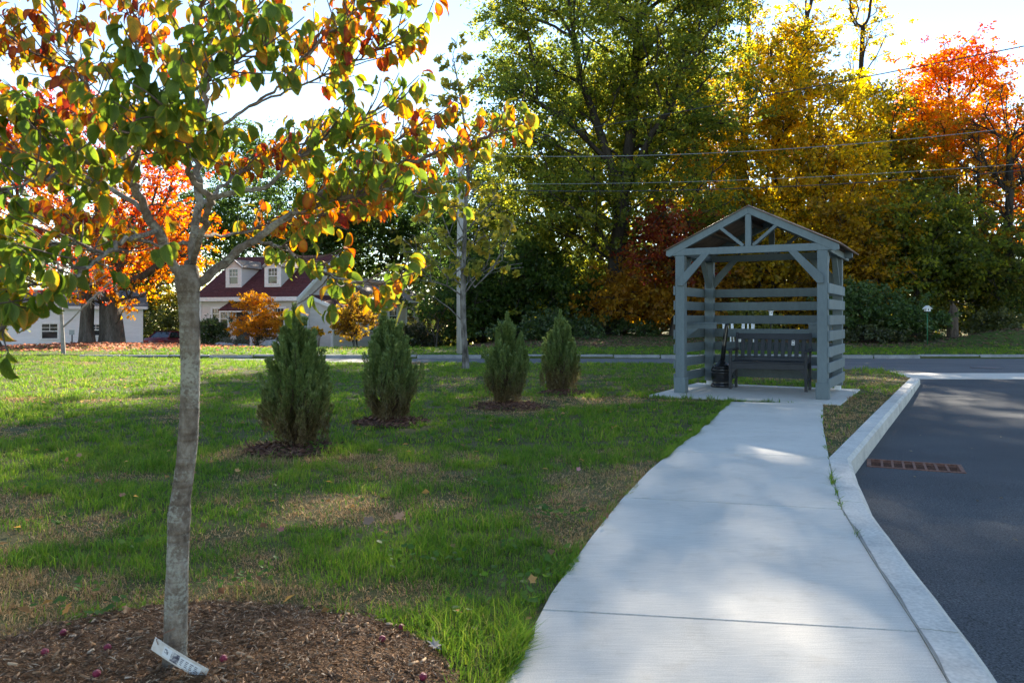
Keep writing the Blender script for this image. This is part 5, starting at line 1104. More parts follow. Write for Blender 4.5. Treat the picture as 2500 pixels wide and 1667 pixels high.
LIMBS = [  # (points in display px with depth offset, start radius, end radius, leaf start, twig density)
    ([(428, 660, 0), (392, 592, -.04), (355, 520, -.10), (322, 458, -.12), (290, 410, -.15), (245, 385, -.2), (190, 362, -.25), (90, 305, -.32), (-20, 240, -.4), (-120, 200, -.45)], .021, .005, .42, 1),
    ([(322, 458, -.12), (300, 400, -.08), (270, 330, -.02), (232, 262, .05), (182, 165, .1), (135, 70, .15), (105, -50, .2), (80, -180, .2)], .013, .005, .25, 1),
    ([(355, 520, -.10), (280, 450, .1), (190, 405, .25), (90, 370, .4), (-10, 330, .5), (-120, 300, .55)], .012, .004, .3, 1),
    ([(360, 530, -.1), (300, 548, -.26), (240, 582, -.36), (165, 640, -.44), (105, 688, -.5), (20, 742, -.56), (-60, 790, -.62)], .010, .004, .35, .8),
    ([(240, 582, -.36), (170, 560, -.3), (80, 570, -.3), (-20, 590, -.3), (-100, 600, -.3)], .007, .003, .1, 1),
    ([(165, 640, -.44), (90, 655, -.5), (20, 650, -.55), (-60, 650, -.6)], .006, .003, .2, .8),
    ([(440, 665, 0), (512, 605, .05), (575, 558, .1), (650, 505, .15), (740, 445, .22), (835, 402, .28), (960, 368, .34), (1060, 335, .36), (1140, 305, .36), (1200, 285, .36)], .020, .004, .33, 1),
    ([(740, 445, .22), (800, 400, .3), (870, 350, .4), (940, 300, .5), (1010, 262, .55)], .009, .003, .15, 1),
    ([(650, 505, .15), (740, 470, .0), (830, 445, -.1), (920, 440, -.18), (985, 450, -.22)], .009, .003, .2, 1.2),
    ([(575, 558, .1), (645, 566, .0), (712, 610, -.1), (780, 640, -.16), (850, 650, -.2), (930, 640, -.22)], .008, .003, .25, .9),
    ([(430, 640, .02), (440, 580, .06), (452, 480, .1), (462, 380, .14), (468, 260, .16), (478, 180, .17), (483, 100, .18), (485, 20, .18), (480, -110, .2), (485, -240, .2)], .020, .007, .45, .7),
    ([(440, 610, .02), (466, 520, -.1), (484, 456, -.2), (448, 420, -.24), (433, 380, -.24), (430, 215, -.25), (437, 108, -.26), (464, 18, -.26), (480, -70, -.26), (500, -200, -.26)], .014, .006, .55, .6),
    ([(484, 456, -.2), (540, 441, -.2), (611, 425, -.18), (684, 362, -.14), (753, 313, -.1), (838, 268, -.06), (920, 225, 0)], .011, .003, .35, 1.1),
    ([(470, 330, .15), (493, 297, .2), (576, 245, .3), (648, 191, .36), (702, 126, .42), (770, 60, .5), (830, -20, .5)], .009, .004, .45, .9),
    ([(576, 245, .3), (680, 200, .3), (780, 160, .3), (870, 110, .3), (950, 85, .3)], .006, .003, .35, 1.1),
    ([(648, 191, .36), (740, 90, .2), (820, 20, .1), (900, -40, 0), (990, -60, 0)], .006, .003, .4, 1),
    ([(462, 380, .14), (400, 330, .3), (320, 300, .5), (230, 280, .65), (140, 260, .75), (40, 230, .8)], .010, .004, .35, 1),
    ([(290, 410, -.15), (320, 330, -.4), (330, 260, -.55), (330, 170, -.65), (310, 90, -.7)], .009, .004, .3, .8),
    ([(452, 480, .1), (520, 420, .4), (600, 370, .65), (700, 330, .85), (800, 300, 1.0)], .010, .004, .35, 1),
    ([(468, 260, .16), (400, 160, .3), (330, 70, .4), (270, -30, .45), (230, -120, .5)], .008, .004, .3, 1),
    ([(462, 380, .14), (430, 330, -.3), (400, 285, -.55), (380, 250, -.7)], .007, .003, .35, 1.1),
    ([(478, 180, .17), (540, 90, .1), (590, 20, 0), (640, -60, 0)], .006, .003, .35, 1),
    ([(182, 165, .1), (80, 120, .1), (-20, 60, .1), (-100, 30, .1)], .006, .003, .15, 1),
    ([(430, 215, -.25), (500, 170, -.4), (560, 130, -.5), (620, 90, -.6)], .005, .0025, .3, 1),
    ([(190, 362, -.25), (120, 400, -.4), (40, 430, -.5), (-40, 450, -.6)], .006, .003, .1, 1),
    ([(440, 540, .06), (520, 540, .4), (610, 520, .6), (700, 500, .75), (800, 480, .9), (900, 450, 1.0)], .009, .003, .35, 1),
    ([(430, 560, .05), (360, 560, .4), (280, 540, .6), (180, 520, .75), (80, 500, .9)], .009, .003, .35, 1),
]
rng = np.random.default_rng(77)
LP, LA_, LN_, LS_, LH_ = [], [], [], [], []
twm = MB()
for li, (lp, r0, r1, ls, dens) in enumerate(LIMBS):
    pw = smooth(DP(lp), 6); n = len(pw); rr = np.linspace(r0 * .78, r1 * .8, n) * (1 + .06 * np.sin(np.arange(n) * 2.1))
    pw = [p + rng.normal(size=3) * .004 for p in pw]
    m = MB(); m.tube([Vector(p) - DO for p in pw], list(rr), 9 if r0 > .009 else 6, jitter=.08); m.build('branch', M_dbark, dog)
    A = np.array(pw); seg = np.linalg.norm(np.diff(A, axis=0), axis=1); cum = np.concatenate([[0], np.cumsum(seg)]); L = cum[-1]
    s = L * ls
    while s <= L:
        i = min(np.searchsorted(cum, s), n - 1); i = max(i, 1); p = A[i - 1] + (A[i] - A[i - 1]) * ((s - cum[i - 1]) / max(seg[i - 1], 1e-5)); tdir = (A[i] - A[i - 1]) / max(seg[i - 1], 1e-6)
        last = s + .075 / dens > L
        for q in range(2 if not last else 1):
            sd = np.cross(tdir, [0, 0, 1.]); sd = sd / max(np.linalg.norm(sd), 1e-3); ang = rng.uniform(-.9, .9) + (0 if q == 0 else math.pi)
            side = sd * math.cos(ang) + np.cross(sd, tdir) * math.sin(ang) * .8
            dr = tdir * rng.uniform(.5, 1.0) + side * rng.uniform(.5, 1.0) * (0.25 if last else 1) + np.array([0, 0, rng.uniform(-.1, .35)]); dr /= np.linalg.norm(dr)
            TL = rng.uniform(.06, .22) * (1.1 - .35 * s / L); nb_ = 4; tp = [p]
            for k in range(nb_): dr = dr + np.array([0, 0, .10]) + rng.normal(size=3) * .12; dr /= np.linalg.norm(dr); tp.append(tp[-1] + dr * TL / nb_)
            twm.tube([Vector(x_) - DO for x_ in tp], [.0028, .0024, .002, .0018, .0014], 5, cap=False)
            if rng.random() < .07: continue
            spots = [(tp[2], 2), (tp[3], 2), (tp[4], 4)] if rng.random() < .45 else [(tp[3], 2), (tp[4], 4)]
            for bp_, cnt in spots:
                for k in range(cnt):
                    if rng.random() < .14: continue
                    a = rng.uniform(0, 2 * math.pi); o1 = np.cross(dr, [0, 0, 1.]); o1 /= max(np.linalg.norm(o1), 1e-3); o2 = np.cross(dr, o1)
                    out = o1 * math.cos(a) + o2 * math.sin(a) * .5; ax = dr * rng.uniform(.2, .8) + out * rng.uniform(.4, .9) + np.array([0, 0, -rng.uniform(.3, 1.2)]); ax /= np.linalg.norm(ax)
                    nr = np.array([0, 0, 1.]) + out * .5 + rng.normal(size=3) * .35 + np.array([0, -.25, 0])
                    st = bp_ + ax * .012; LP.append(st); LA_.append(ax); LN_.append(nr); LS_.append(rng.uniform(.038, .071))
                    dz = st[2] - 1.9; dx = st[0] - DO.x
                    h = rng.beta(1.4, 2.4) * .85 + .26 * np.clip((st[1] - DD + .05) / .6, -.6, 1) + .15 * np.clip(-dx / .7, -.5, 1) * (dz > -.2) + .10 * np.clip(dz, -.5, 1) + .055  # autumn turning plus painted backlight: oranger on the far sunward side and upper left
                    LH_.append(float(np.clip(h, .0, .98)))
        s += .032 / dens * rng.uniform(.8, 1.25)
twm.build('twigs', surf('twig_bark', [(.3, (.07, .05, .04)), (.7, (.15, .11, .09))], 20, .9, .3), dog, kind='stuff')
LP = np.array(LP); LA_ = np.array(LA_); LN_ = np.array(LN_); LS_ = np.array(LS_); LH_ = np.array(LH_)
uu = 1250 + FPX * LP[:, 0] / LP[:, 1]; vv_ = HOR + FPX * (EYE - LP[:, 2]) / LP[:, 1]
infr = (uu > -60) & (uu < 2500) & (vv_ > -60) & (vv_ < 1667)
score = np.where(infr, LS_ / LP[:, 1], 0) - .002 * (LP[:, 1] > DD); big = np.argsort(-score)[:300]; isb = np.zeros(len(LP), bool); isb[big] = True
var = rng.integers(0, len(LSH), len(LP))
LM = []
for V_, T_, A_ in LSH:
    me = npmesh('leaf', V_, T_, M_dleafO, smooth=True); at = me.color_attributes.new('lf', 'FLOAT_COLOR', 'POINT'); c4 = np.ones((len(V_), 4), np.float32); c4[:, :3] = A_; at.data.foreach_set('color', c4.ravel()); LM.append(me)
for i in big:
    ax = Vector(LA_[i]); sd = ax.cross(Vector(LN_[i])).normalized(); nr = sd.cross(ax)
    o = link('leaf', LM[var[i]], dog); M_ = Matrix((sd, ax, nr)).transposed().to_4x4() @ Matrix.Scale(LS_[i], 4); M_.translation = Vector(LP[i]) - DO; o.matrix_local = M_; o['hue'] = LH_[i]
VV, TT, CC = [], [], []; off = 0
for k in range(len(LSH)):
    sel = np.where(~isb & (var == k))[0]
    if len(sel) == 0: continue
    V_, T_, A_ = LSL[k]; v_, t_, _ = scatter(V_, T_, LP[sel], LA_[sel], LN_[sel], LS_[sel]); VV.append(v_ - np.array(DO)); TT.append(t_ + off); off += len(v_)
    a_ = np.tile(A_, (len(sel), 1)); a_[:, 2] = np.repeat(LH_[sel], len(V_)); CC.append(a_)
me = npmesh('leaf_mass', np.concatenate(VV), np.concatenate(TT), M_dleafG, smooth=True); C_ = np.concatenate(CC); at = me.color_attributes.new('lf', 'FLOAT_COLOR', 'POINT'); c4 = np.ones((len(C_), 4), np.float32); c4[:, :3] = C_; at.data.foreach_set('color', c4.ravel())
tag(link('leaf_mass', me, dog), kind='stuff')
print('dogwood leaves', len(LP))
# planting label wired to the trunk
tg = empty('plant_label', (DO.x, DD - .06, .0), 0, 'curved white printed plant label wired to the dogwood trunk base', 'label')
La = P(352 * D2, 1476 * D2, DD - .07); Lb = P(474 * D2, 1550 * D2, DD - .09); ex = (Lb - La); LL = ex.length; ex.normalize(); ez = Vector((0, -.25, 1)); ez = (ez - ex * ez.dot(ex)).normalized(); ey = ex.cross(ez)
if ey.y > 0: ey = -ey
def LT_(s, h, n=0): return La + ex * s * LL + ez * (h * 1.4 + .014 * math.sin(math.pi * s)) + ey * (n + .016 * math.sin(math.pi * s)) - Vector(tg.location)
def strip(s0, s1, h0, h1, n, mat, nm, par, k=10):
    m = MB(); vv = []
    for i in range(k + 1):
        s = s0 + (s1 - s0) * i / k
        vv += [LT_(s, h0, n), LT_(s, h1, n), LT_(s, h1, n + .0006), LT_(s, h0, n + .0006)]
    fs = [(i * 4 + j, (i + 1) * 4 + j, (i + 1) * 4 + (j + 1) % 4, i * 4 + (j + 1) % 4) for i in range(k) for j in range(4)] + [(0, 1, 2, 3), (k * 4 + 3, k * 4 + 2, k * 4 + 1, k * 4)]
    m.add(vv, fs); return m.build(nm, mat, par)
M_lab = surf('label_plastic', [(.3, (.55, .50, .44)), (.55, (.68, .66, .63)), (.8, (.74, .73, .72))], 40, .5, .1); M_pr = plain('label_print', (.78, .80, .83), .5); M_ink = plain('label_ink', (.10, .11, .15), .6); M_ph = surf('label_photo', [(.42, (.06, .06, .09)), (.5, (.18, .18, .22)), (.58, (.62, .62, .62))], 60, .5, 0)
strip(0, 1, -.019, .019, 0, M_lab, 'backing', tg, 16)
pn = strip(.22, .90, -.0135, .0125, .0008, M_pr, 'print_panel', tg)
strip(.375, .525, -.0135, .0125, .0016, M_ph, 'photo', pn)
for s0, s1, h0, h1 in ((.245, .29, -.002, .008), (.30, .315, -.004, .004)): strip(s0, s1, h0, h1, .0017, M_ink, 'print_mark', pn, 2)
strip(.252, .283, 0, .006, .0024, M_pr, 'print_mark', pn, 2)
for j in range(4):
    for h in (-.009, -.004, .001, .006): strip(.555 + j * .08, .555 + j * .08 + random.uniform(.03, .06), h, h + .0016, .0017, M_ink, 'print_line', pn, 1)
m = MB(); m.tube([LT_(.10, .006, .002), LT_(.05, .02, .008), LT_(.09, .034, -.004), LT_(.2, .045, -.03)], .0012, 5); m.build('tie_wire', M_rust, tg); m = MB(); m.tube([LT_(.93, .004, .002), LT_(1.02, -.004, .004), LT_(1.2, -.02, 0)], .0012, 5); m.build('tie_wire', M_rust, tg)

# ------------------------------------------------------------------ mulch bed and litter
mp_ = [(MULCH_C.x + 1.12 * MULCH_R * math.cos(a), MULCH_C.y + 1.12 * MULCH_R * math.sin(a)) for a in np.linspace(0, 2 * math.pi, 40, endpoint=False)]
mp_ = [p for p in mp_]
cdt_sheet('mulch_bed', mp_, lambda x, y: mulch_h(x, y), M_mulch, .045, kind='stuff'); tag(bpy.data.objects['mulch_bed'], 'low mound of brown mulch round the dogwood trunk', 'mulch')
BOX = ([(-.5, 0, 0), (.5, .05, 0), (.42, 1, .05), (-.45, .93, 0), (-.45, .03, .22), (.45, .1, .2), (.3, .95, .2), (-.35, .9, .18)], [(0, 1, 5), (0, 5, 4), (1, 2, 6), (1, 6, 5), (2, 3, 7), (2, 7, 6), (3, 0, 4), (3, 4, 7), (4, 5, 6), (4, 6, 7)])
rng = np.random.default_rng(15)
def chips(n, cx, cy, R_, zf, smin, smax, cols, rng, tilt=.35):
    a = rng.uniform(0, 2 * math.pi, n); r = R_ * np.sqrt(rng.random(n)); x = cx + r * np.cos(a); y = cy + r * np.sin(a); z = zf(x, y)
    ang = rng.uniform(0, 2 * math.pi, n); ax = np.column_stack([np.cos(ang), np.sin(ang), rng.normal(size=n) * tilt]); nr = np.column_stack([rng.normal(size=n) * .4, rng.normal(size=n) * .4, np.ones(n)])
    L = smin + (smax - smin) * rng.random(n) ** 2.2; col = lerp3(cols, rng.beta(1.4, 2.6, n)) * rng.uniform(.7, 1.3, n)[:, None]
    v, t, c = scatter(BOX[0], BOX[1], np.column_stack([x, y, z]), ax, nr, L, col, width=np.minimum(L * rng.uniform(.06, .25, n), .007)); return v, t, c
MC = [(.08, .042, .020), (.19, .10, .048), (.32, .19, .10), (.46, .33, .21), (.58, .48, .37)]
M_chip = leafmat('mulch_chip', .02, .02)
v, t, c = chips(5000, MULCH_C.x, MULCH_C.y, MULCH_R * 1.02, lambda x, y: np.maximum(mulch_h(x, y), -.012) + RNG.uniform(-.002, .006, x.shape), .008, .038, MC, rng)
nf = 32000; a_ = rng.uniform(0, 2 * math.pi, nf); r_ = MULCH_R * 1.03 * np.sqrt(rng.random(nf)); fx = MULCH_C.x + r_ * np.cos(a_); fy = MULCH_C.y + r_ * np.sin(a_); fa = rng.uniform(0, 2 * math.pi, nf)
fz = np.maximum(mulch_h(fx, fy), -.012) + rng.uniform(-.001, .009, nf); fl = rng.uniform(.008, .04, nf)
v2, t2, c2 = scatter([(0, 0, 0), (.5, .45, .05), (.1, 1, -.02), (-.5, .5, .04)], [(0, 1, 2), (0, 2, 3)], np.column_stack([fx, fy, fz]), np.column_stack([np.cos(fa), np.sin(fa), rng.normal(size=nf) * .3]), np.column_stack([rng.normal(size=nf) * .5, rng.normal(size=nf) * .5, np.ones(nf)]), fl, lerp3(MC, rng.beta(1.3, 2.4, nf)) * rng.uniform(.7, 1.3, nf)[:, None], width=rng.uniform(.0012, .0045, nf))
t = np.concatenate([t, t2 + len(v)]); v = np.concatenate([v, v2]); c = np.concatenate([c, c2])
tag(link('mulch_chips', npmesh('mulch_chips', v, t, M_chip, c)), 'shredded brown bark chips covering the mulch bed', 'mulch', None, 'stuff')
VV, TT, CC = [], [], []; off = 0
for g, r_ in zip(JUN, (.42, .42, .5, .35)):
    v, t, c = chips(1100, g.x + .02, g.y - .12, r_, lambda x, y: np.maximum(.05 * (1 - np.hypot(x - g.x, y - g.y + .12) / r_), 0) - .012 + RNG.uniform(0, .012, x.shape), .02, .08, [(.06, .026, .016), (.13, .06, .036), (.24, .14, .09)], rng); VV.append(v); TT.append(t + off); CC.append(c); off += len(v)
tag(link('bark_straw', npmesh('bark_straw', np.concatenate(VV), np.concatenate(TT), M_chip, np.concatenate(CC))), 'reddish bark straw heaped round the juniper bases', 'mulch', None, 'stuff')
# dogwood fruits
fm = None; M_fr = surf('fruit_skin', [(.3, (.16, .010, .03)), (.7, (.30, .022, .055))], 80, .5, .6, 300, spec=.4)
bm = bmesh.new(); bmesh.ops.create_icosphere(bm, subdivisions=3, radius=.0115)
for vt in bm.verts:
    n_ = vt.co.normalized(); b_ = max(abs(math.sin(n_.x * 9)) , 0) * max(abs(math.sin(n_.y * 9 + 1)), 0) * max(abs(math.sin(n_.z * 9 + 2)), .3); vt.co *= 1 + .16 * b_
fme = bpy.data.meshes.new('fruit'); bm.to_mesh(fme); bm.free(); fme.materials.append(M_fr); fme.polygons.foreach_set('use_smooth', [True] * len(fme.polygons))
for x_, y_, lab in ((103, 1500, 'red fruit lying lowest left on the mulch'), (247, 1488, 'red fruit on the mulch halfway between left edge and trunk'), (146, 1453, 'red fruit beside two pale chips on the mulch'), (222, 1546, 'red fruit nearest the bottom edge, left of the trunk'),
                  (513, 1518, 'red fruit just right of the plant label'), (878, 1467, 'red fruit at the right end of the mulch bed'), (922, 1438, 'red fruit in the grass edge beyond the mulch'), (972, 1555, 'red fruit right of the mulch at the bottom edge')):
    g = G(x_ * D2, y_ * D2, .03); z = max(float(mulch_h(g.x, g.y)), -.01); g = G(x_ * D2, y_ * D2, z + .01)
    o = link('dogwood_fruit', fme); o.location = (g.x, g.y, max(float(mulch_h(g.x, g.y)), -.006) + .012); o.rotation_euler = (random.random() * 3, random.random() * 3, 0); tag(o, lab, 'fruit', 'fallen dogwood fruits')
# fallen leaves that stand out
def star_leaf(seed, lobes=5, deep=.45):
    rng = np.random.default_rng(seed); V = [(0, 0, 0)]; n = lobes * 2 + 1
    for k in range(n + 1):
        a = R(-60 + 300 * k / n) ; r = (.85 if k % 2 else deep) * rng.uniform(.85, 1.1) * (.6 + .4 * math.sin(math.pi * k / n)); x, y = r * math.cos(a) * .6, r * math.sin(a) * .6 + .1; V.append((x, y, .22 * rng.uniform(-.2, 1) * r * r))
    return V, [(0, k, k + 1) for k in range(1, n + 1)] + [(0, n + 1, 1)]
FL = [(150, 1410, .07, (.50, .20, .03), 'orange leaf on the grass edge left of the dogwood trunk', 5, .5), (850, 1203, .085, (.24, .15, .10), 'curled brown leaf standing in the lit grass', 4, .55), (915, 1193, .085, (.46, .24, .13), 'tan lobed leaf standing beside the curled brown leaf', 5, .5),
      (1000, 1492, .07, (.30, .25, .22), 'pale grey oak leaf lying right of the mulch bed', 6, .42), (280, 1142, .06, (.34, .15, .08), 'rust leaf on the lawn left of the trunk middle', 5, .5), (1330, 1082, .05, (.42, .20, .20), 'pinkish leaf on the lawn near the sidewalk', 4, .6),
      (545, 1085, .06, (.40, .22, .08), 'tan leaf in front of the nearest juniper', 5, .5), (645, 1222, .05, (.34, .12, .10), 'reddish leaf upright in the grass right of trunk', 4, .6), (1222, 1340, .05, (.44, .24, .08), 'yellow-brown leaf on the lawn beside the sidewalk edge', 4, .6), (180, 1050, .06, (.36, .2, .1), 'brown leaf on the lawn left of the trunk, farthest', 5, .5)]
for k, (x_, y_, s_, c_, lab, lb, dp) in enumerate(FL):
    V_, T_ = star_leaf(300 + k, lb, dp); g = G(x_ * D2, y_ * D2, .02); m = MB(); m.add([(a * s_, b_ * s_, c__ * s_ + .0) for a, b_, c__ in V_], T_); o = m.build('fallen_leaf', plain('dry_leaf_%d' % k, c_, .8, var=.25))
    md = o.modifiers.new('thick', 'SOLIDIFY'); md.thickness = .0008
    o.location = (g.x, g.y, .03); o.rotation_euler = (R(random.uniform(20, 60)), R(random.uniform(-25, 25)), random.uniform(-.6, .6)); tag(o, lab, 'leaf', 'fallen leaves on the lawn')
SWP = SW_L + SW_R[::-1]
# leaf litter too small to count
def litter(name, label, n, xf, yf, zf, size, cols, rng):
    x = xf(n); y = yf(n); ang = rng.uniform(0, 2 * math.pi, n); ax = np.column_stack([np.cos(ang), np.sin(ang), rng.normal(size=n) * .25]); nr = np.column_stack([rng.normal(size=n) * .4, rng.normal(size=n) * .4, np.ones(n)])
    v, t, c = scatter(DIAMOND[0], DIAMOND[1], np.column_stack([x, y, zf(x, y)]), ax, nr, size * rng.uniform(.6, 1.4, n), lerp3(cols, rng.random(n)))
    tag(link(name, npmesh(name, v, t, M_leaf, c)), label, 'leaf litter', None, 'stuff')
litter('leaf_litter', 'brown and red leaves carpeting the ground round the two old trunks', 7000, lambda n: rng.normal(-17.5, 3.6, n), lambda n: rng.uniform(27, 43, n), lambda x, y: terrain(x, y) + .02, .13, [(.10, .045, .03), (.22, .09, .06), (.30, .17, .12), (.36, .10, .05)], rng)
litter('wood_edge_litter', 'dry leaves scattered along the foot of the wood', 6000, lambda n: rng.uniform(-2, 26, n), lambda n: 30 + np.abs(rng.normal(0, 5, n)), lambda x, y: terrain(x, y) + .02, .12, [(.07, .04, .03), (.16, .09, .06), (.22, .14, .10)], rng)
litter('lawn_litter', 'small dry leaf fragments scattered over the lawn', 420, lambda n: rng.uniform(-8, 2.0, n), lambda n: rng.uniform(2.6, 15, n), lambda x, y: np.where(inside(x, y, SWP), -.3, .028), .045, [(.20, .10, .05), (.34, .20, .10), (.40, .22, .06), (.16, .09, .06)], rng)
litter('pavement_bits', 'tiny leaf fragments scattered over the asphalt', 45, lambda n: rng.uniform(2.6, 7, n), lambda n: rng.uniform(2.6, 9, n), lambda x, y: np.where(np.interp(y, [p[1] for p in KERB_OUT], [p[0] for p in KERB_OUT]) + .05 < x, lot_z(x, y) + .006, -.2), .028, [(.16, .10, .06), (.30, .24, .16), (.10, .07, .05)], rng)

# ------------------------------------------------------------------ grass
DRY = [(-.35, 3.45, .35, .5), (.55, 4.95, .5, .6), (-2.2, 3.0, .5, .35), (-3.2, 5.0, .6, .3), (.07, 5.0, .9, 1.0), (.55, 4.3, .5, .8), (-.1, 6.2, .9, .6), (1.0, 5.6, .5, .9), (.0, 3.3, .35, .8), (-.25, 2.7, .3, .6), (.35, 3.9, .3, .6), (-.1, 10.2, 1.1, .8), (1.4, 11.0, .8, .4), (-1.95, 6.9, .5, .7), (-2.4, 3.4, .5, .3), (6.5, 15, 1.5, .7)]
def dryness(x, y):
    d = np.zeros_like(x)
    for cx, cy, r, a in DRY: d += a * np.exp(-(((x - cx) ** 2 + (y - cy) ** 2) / r ** 2))
    rr = np.hypot(x - MULCH_C.x, y - MULCH_C.y); d += .75 * np.exp(-((rr - 1.05) / .22) ** 2)
    d += 1.5 * (vnoise(x, y, .8, 31) - .50) + 1.1 * (vnoise(x, y, 2.6, 32) - .48) * (.35 + .65 * sstep(9, 4, y) if False else 1)
    kx = np.interp(y, [p[1] for p in KERB_IN], [p[0] for p in KERB_IN]); sx = np.interp(y, [p[1] for p in SW_R], [p[0] for p in SW_R])
    wedge = (x > sx) & (x < kx) & (y > 6.4) & (y < 13); d = np.where(wedge, d * .3 + 1.15 - .75 * sstep(10.5, 13, y), d)
    return np.clip(d, 0, 1)
KP = KERB_IN + KERB_OUT[::-1]
def grow_grass(n, x0, x1, y0, y1, hmin, hmax, wd, seg, rng, zf=lawn_z, mask=None, dry=dryness, tsp=.028, edge=None):
    nt_ = max(1, n // 11); tx = rng.uniform(x0, x1, nt_); ty = rng.uniform(y0, y1, nt_); ti = rng.integers(0, nt_, n); ts = tsp * rng.uniform(.5, 1.5, nt_); ox = rng.normal(size=n) * ts[ti]; oy = rng.normal(size=n) * ts[ti]; x = tx[ti] + ox; y = ty[ti] + oy; tH = rng.uniform(.55, 1.35, nt_)[ti]; tC = rng.uniform(-.22, .22, nt_)[ti]; vis = np.abs(x) < .66 * y + 1.0; x, y, ox, oy, tH, tC = [q[vis] for q in (x, y, ox, oy, tH, tC)]
    if mask is not None: k = mask(x, y); x, y, ox, oy, tH, tC = [q[k] for q in (x, y, ox, oy, tH, tC)]
    if edge is not None:
        y = rng.uniform(2.0, 10.9, len(x)) ; x = np.interp(y, [p[1] for p in edge[0]], [p[0] for p in edge[0]]) - edge[1] * np.abs(rng.normal(size=len(x))) * .035 + edge[1] * .034 * vnoise(y, 0 * y, 5, 91) ** 2; ox = edge[1] * np.ones(len(x)); oy = rng.normal(size=len(x)) * .6
        cl = (vnoise(y, 0 * y, 3.0, 92) + .5 * vnoise(y, 0 * y, 11, 93)) > .55 + .35 * rng.random(len(x)); x, y, ox, oy, tH, tC = [q[cl] for q in (x, y, ox, oy, tH, tC)]
    n = len(x); d = sstep(.30, .85, dry(x, y)); tuft = vnoise(x, y, 7, 41); tall = vnoise(x, y, 1.4, 42)
    isdry = rng.random(n) < d * .92; keep = rng.random(n) < np.where(isdry, .95, .55 + .6 * tuft); x, y, d, tuft, tall, isdry, ox, oy, tH, tC = [q[keep] for q in (x, y, d, tuft, tall, isdry, ox, oy, tH, tC)]; n = len(x)
    h = (hmin + (hmax - hmin) * (.2 + .8 * rng.random(n)) * (.12 + 1.9 * tuft * tall)) * np.where(isdry, .62, 1.0) * tH
    a = np.where(rng.random(n) < .65, np.arctan2(oy, ox) + rng.normal(size=n) * .5, rng.uniform(0, 2 * math.pi, n)); ln = np.where(isdry, rng.uniform(.6, 2.6, n), rng.uniform(.15, 1.15, n)); dx, dy = np.cos(a) * ln, np.sin(a) * ln
    nn = np.sqrt(1 + ln ** 2); fa = rng.uniform(0, math.pi, n); wx, wy = np.cos(fa) * wd * rng.uniform(.6, 1.3, n) / 2, np.sin(fa) * wd * rng.uniform(.6, 1.3, n) / 2
    z = zf(x, y); B = np.column_stack([x, y, z]); W = np.column_stack([wx, wy, 0 * wx]); tip = B + np.column_stack([dx, dy, np.ones(n)]) * (h / nn)[:, None] + np.column_stack([dx, dy, -.35 * ln]) * (h * .25)[:, None]
    mid = B + np.column_stack([dx * .35, dy * .35, np.ones(n)]) * (h * .55 / nn)[:, None]
    if seg == 2:
        V = np.stack([B - W, B + W, mid + W * .8, mid - W * .8, tip], 1).reshape(-1, 3); T = (np.array([[0, 1, 2], [0, 2, 3], [3, 2, 4]])[None] + (np.arange(n) * 5)[:, None, None]).reshape(-1, 3); k = 5
    else:
        V = np.stack([B - W, B + W, tip], 1).reshape(-1, 3); T = (np.array([[0, 1, 2]])[None] + (np.arange(n) * 3)[:, None, None]).reshape(-1, 3); k = 3
    t = rng.random(n); gcol = lerp3([(.046, .118, .010), (.082, .172, .013), (.135, .225, .016), (.24, .29, .026)], np.clip(t * .55 + .25 * vnoise(x, y, .8, 43) + .12 + tC, 0, 1)); yel = (rng.random(n) < .10 + .3 * d)[:, None]; gcol = np.where(yel, lerp3([(.14, .16, .03), (.24, .22, .06)], t), gcol)
    dcol = lerp3([(.19, .11, .05), (.34, .205, .095), (.47, .31, .15), (.55, .41, .23)], rng.beta(1.6, 2, n)); col = np.where(isdry[:, None], dcol, gcol)
    return V, T, np.repeat(col, k, 0)
def lawn_mask(x, y):
    ok = inside(x, y, LAWN) & ~inside(x + .05 * (vnoise(x, y, 6, 71) - .25), y, SWP) & ~inside(x, y, PAD) & ~inside(x, y, KP)
    rr = np.hypot(x - MULCH_C.x, y - MULCH_C.y) / (MULCH_R * (1 + .14 * (vnoise(x, y, 2.2, 9) - .5))); ok &= (rr > .97) | (RNG.random(len(x)) < .012)
    for g in JUN: ok &= (np.hypot(x - g.x, y - g.y + .1) > .34) | (RNG.random(len(x)) < .12)
    return ok
rng = np.random.default_rng(61); VV, TT, CC = [], [], []; off = 0
for args in ((74000, -2.6, .9, 1.8, 4.2, .025, .095, .0036, 2), (108000, -4.6, 3.4, 4.2, 7.2, .03, .10, .0050, 2), (105000, -8.5, 7.0, 7.2, 12.2, .03, .10, .0095, 2), (150000, -15, 9, 12.2, 24.2, .04, .11, .016, 1)):
    v, t, c = grow_grass(*args, rng, mask=lawn_mask); VV.append(v); TT.append(t + off); CC.append(c); off += len(v)
v, t, c = grow_grass(24000, -1, 1, 5, 6, .035, .095, .0046, 2, rng, edge=(SW_L, 1)); VV.append(v); TT.append(t + off); CC.append(c); off += len(v)
M_grass = leafmat('grass_blade', .48, .014, 1.0, 1.6)
tag(link('lawn_grass', npmesh('lawn_grass', np.concatenate(VV), np.concatenate(TT), M_grass, np.concatenate(CC))), 'patchy green and straw-coloured lawn grass', 'grass', None, 'stuff')
vd = lambda x, y: np.clip(.25 + .9 * (vnoise(x, y, .5, 51) - .5) + .5 * sstep(29, 33, y), 0, 1)
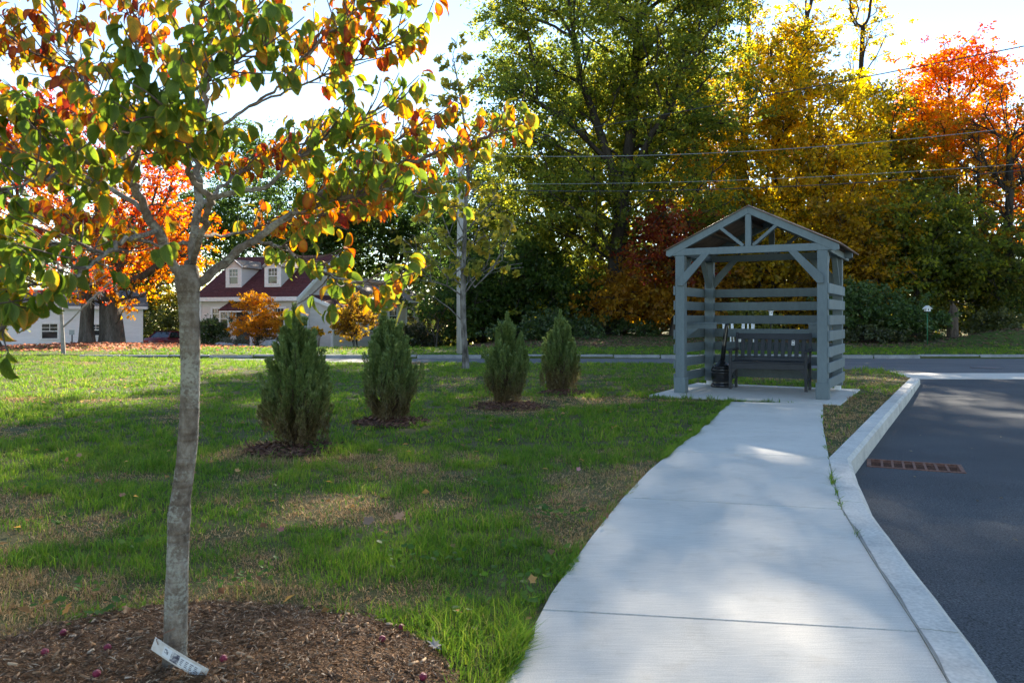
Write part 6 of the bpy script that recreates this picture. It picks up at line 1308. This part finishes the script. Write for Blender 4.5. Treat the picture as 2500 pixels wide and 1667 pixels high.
v, t, c = grow_grass(60000, -20, 20, 24.45, 34, .05, .13, .028, 1, rng, zf=terrain, mask=lambda x, y: (RNG.random(len(x)) < 1 - .85 * sstep(28.5, 33, y)) & ((x > -13) | (RNG.random(len(x)) < .35)), dry=vd)
tag(link('verge_grass', npmesh('verge_grass', v, t, M_grass, c)), 'grass on the verge across the street', 'grass', None, 'stuff')
# broad-leaved weeds in the lawn
ROUND = ([(0, 0, 0), (.35, .2, .05), (.5, .6, .08), (.25, .95, .04), (0, .85, 0), (-.25, .95, .04), (-.5, .6, .08), (-.35, .2, .05)], [(0, 1, 2), (0, 2, 4), (2, 3, 4), (0, 4, 6), (4, 5, 6), (0, 6, 7)])
WD = [(560, 1340, 16), (480, 1345, 14), (930, 1275, 14), (1010, 1285, 12), (880, 1245, 8), (1255, 1170, 22), (1290, 1190, 26), (1340, 1180, 20), (1300, 1290, 10), (1240, 1330, 10), (1120, 1110, 14), (830, 1150, 10), (640, 1130, 16), (700, 1020, 26), (735, 1030, 22), (1190, 1250, 8), (1280, 905, 20), (1225, 900, 20), (120, 1400, 8), (185, 1350, 8), (210, 1420, 8), (1300, 990, 14), (1000, 1000, 18), (1050, 985, 18), (960, 1010, 14), (1130, 1330, 10), (1080, 1400, 10), (300, 1380, 8), (620, 1310, 8), (1215, 1385, 8), (330, 1250, 10), (150, 1200, 12), (90, 1120, 12)]
ps, axs = [], []
for x_, y_, n in WD:
    g = G(x_ * D2, y_ * D2, .03)
    for k in range(n): a = rng.uniform(0, 6.28); r = abs(rng.normal()) * .07; ps.append((g.x + r * math.cos(a), g.y + r * math.sin(a), rng.uniform(.015, .07))); axs.append((math.cos(a), math.sin(a), rng.uniform(-.1, .6)))
n = len(ps); nr = np.column_stack([rng.normal(size=n) * .35, rng.normal(size=n) * .35 - .2, np.ones(n)])
v, t, c = scatter(ROUND[0], ROUND[1], np.array(ps), np.array(axs), nr, rng.uniform(.018, .036, n), lerp3([(.05, .12, .015), (.085, .17, .02), (.13, .21, .025)], rng.random(n)))
tag(link('lawn_weeds', npmesh('lawn_weeds', v, t, leafmat('weed_leaf', .5, .015, 1.0, 1.5), c)), 'small broad-leaved weeds growing through the lawn', 'weeds', None, 'stuff')
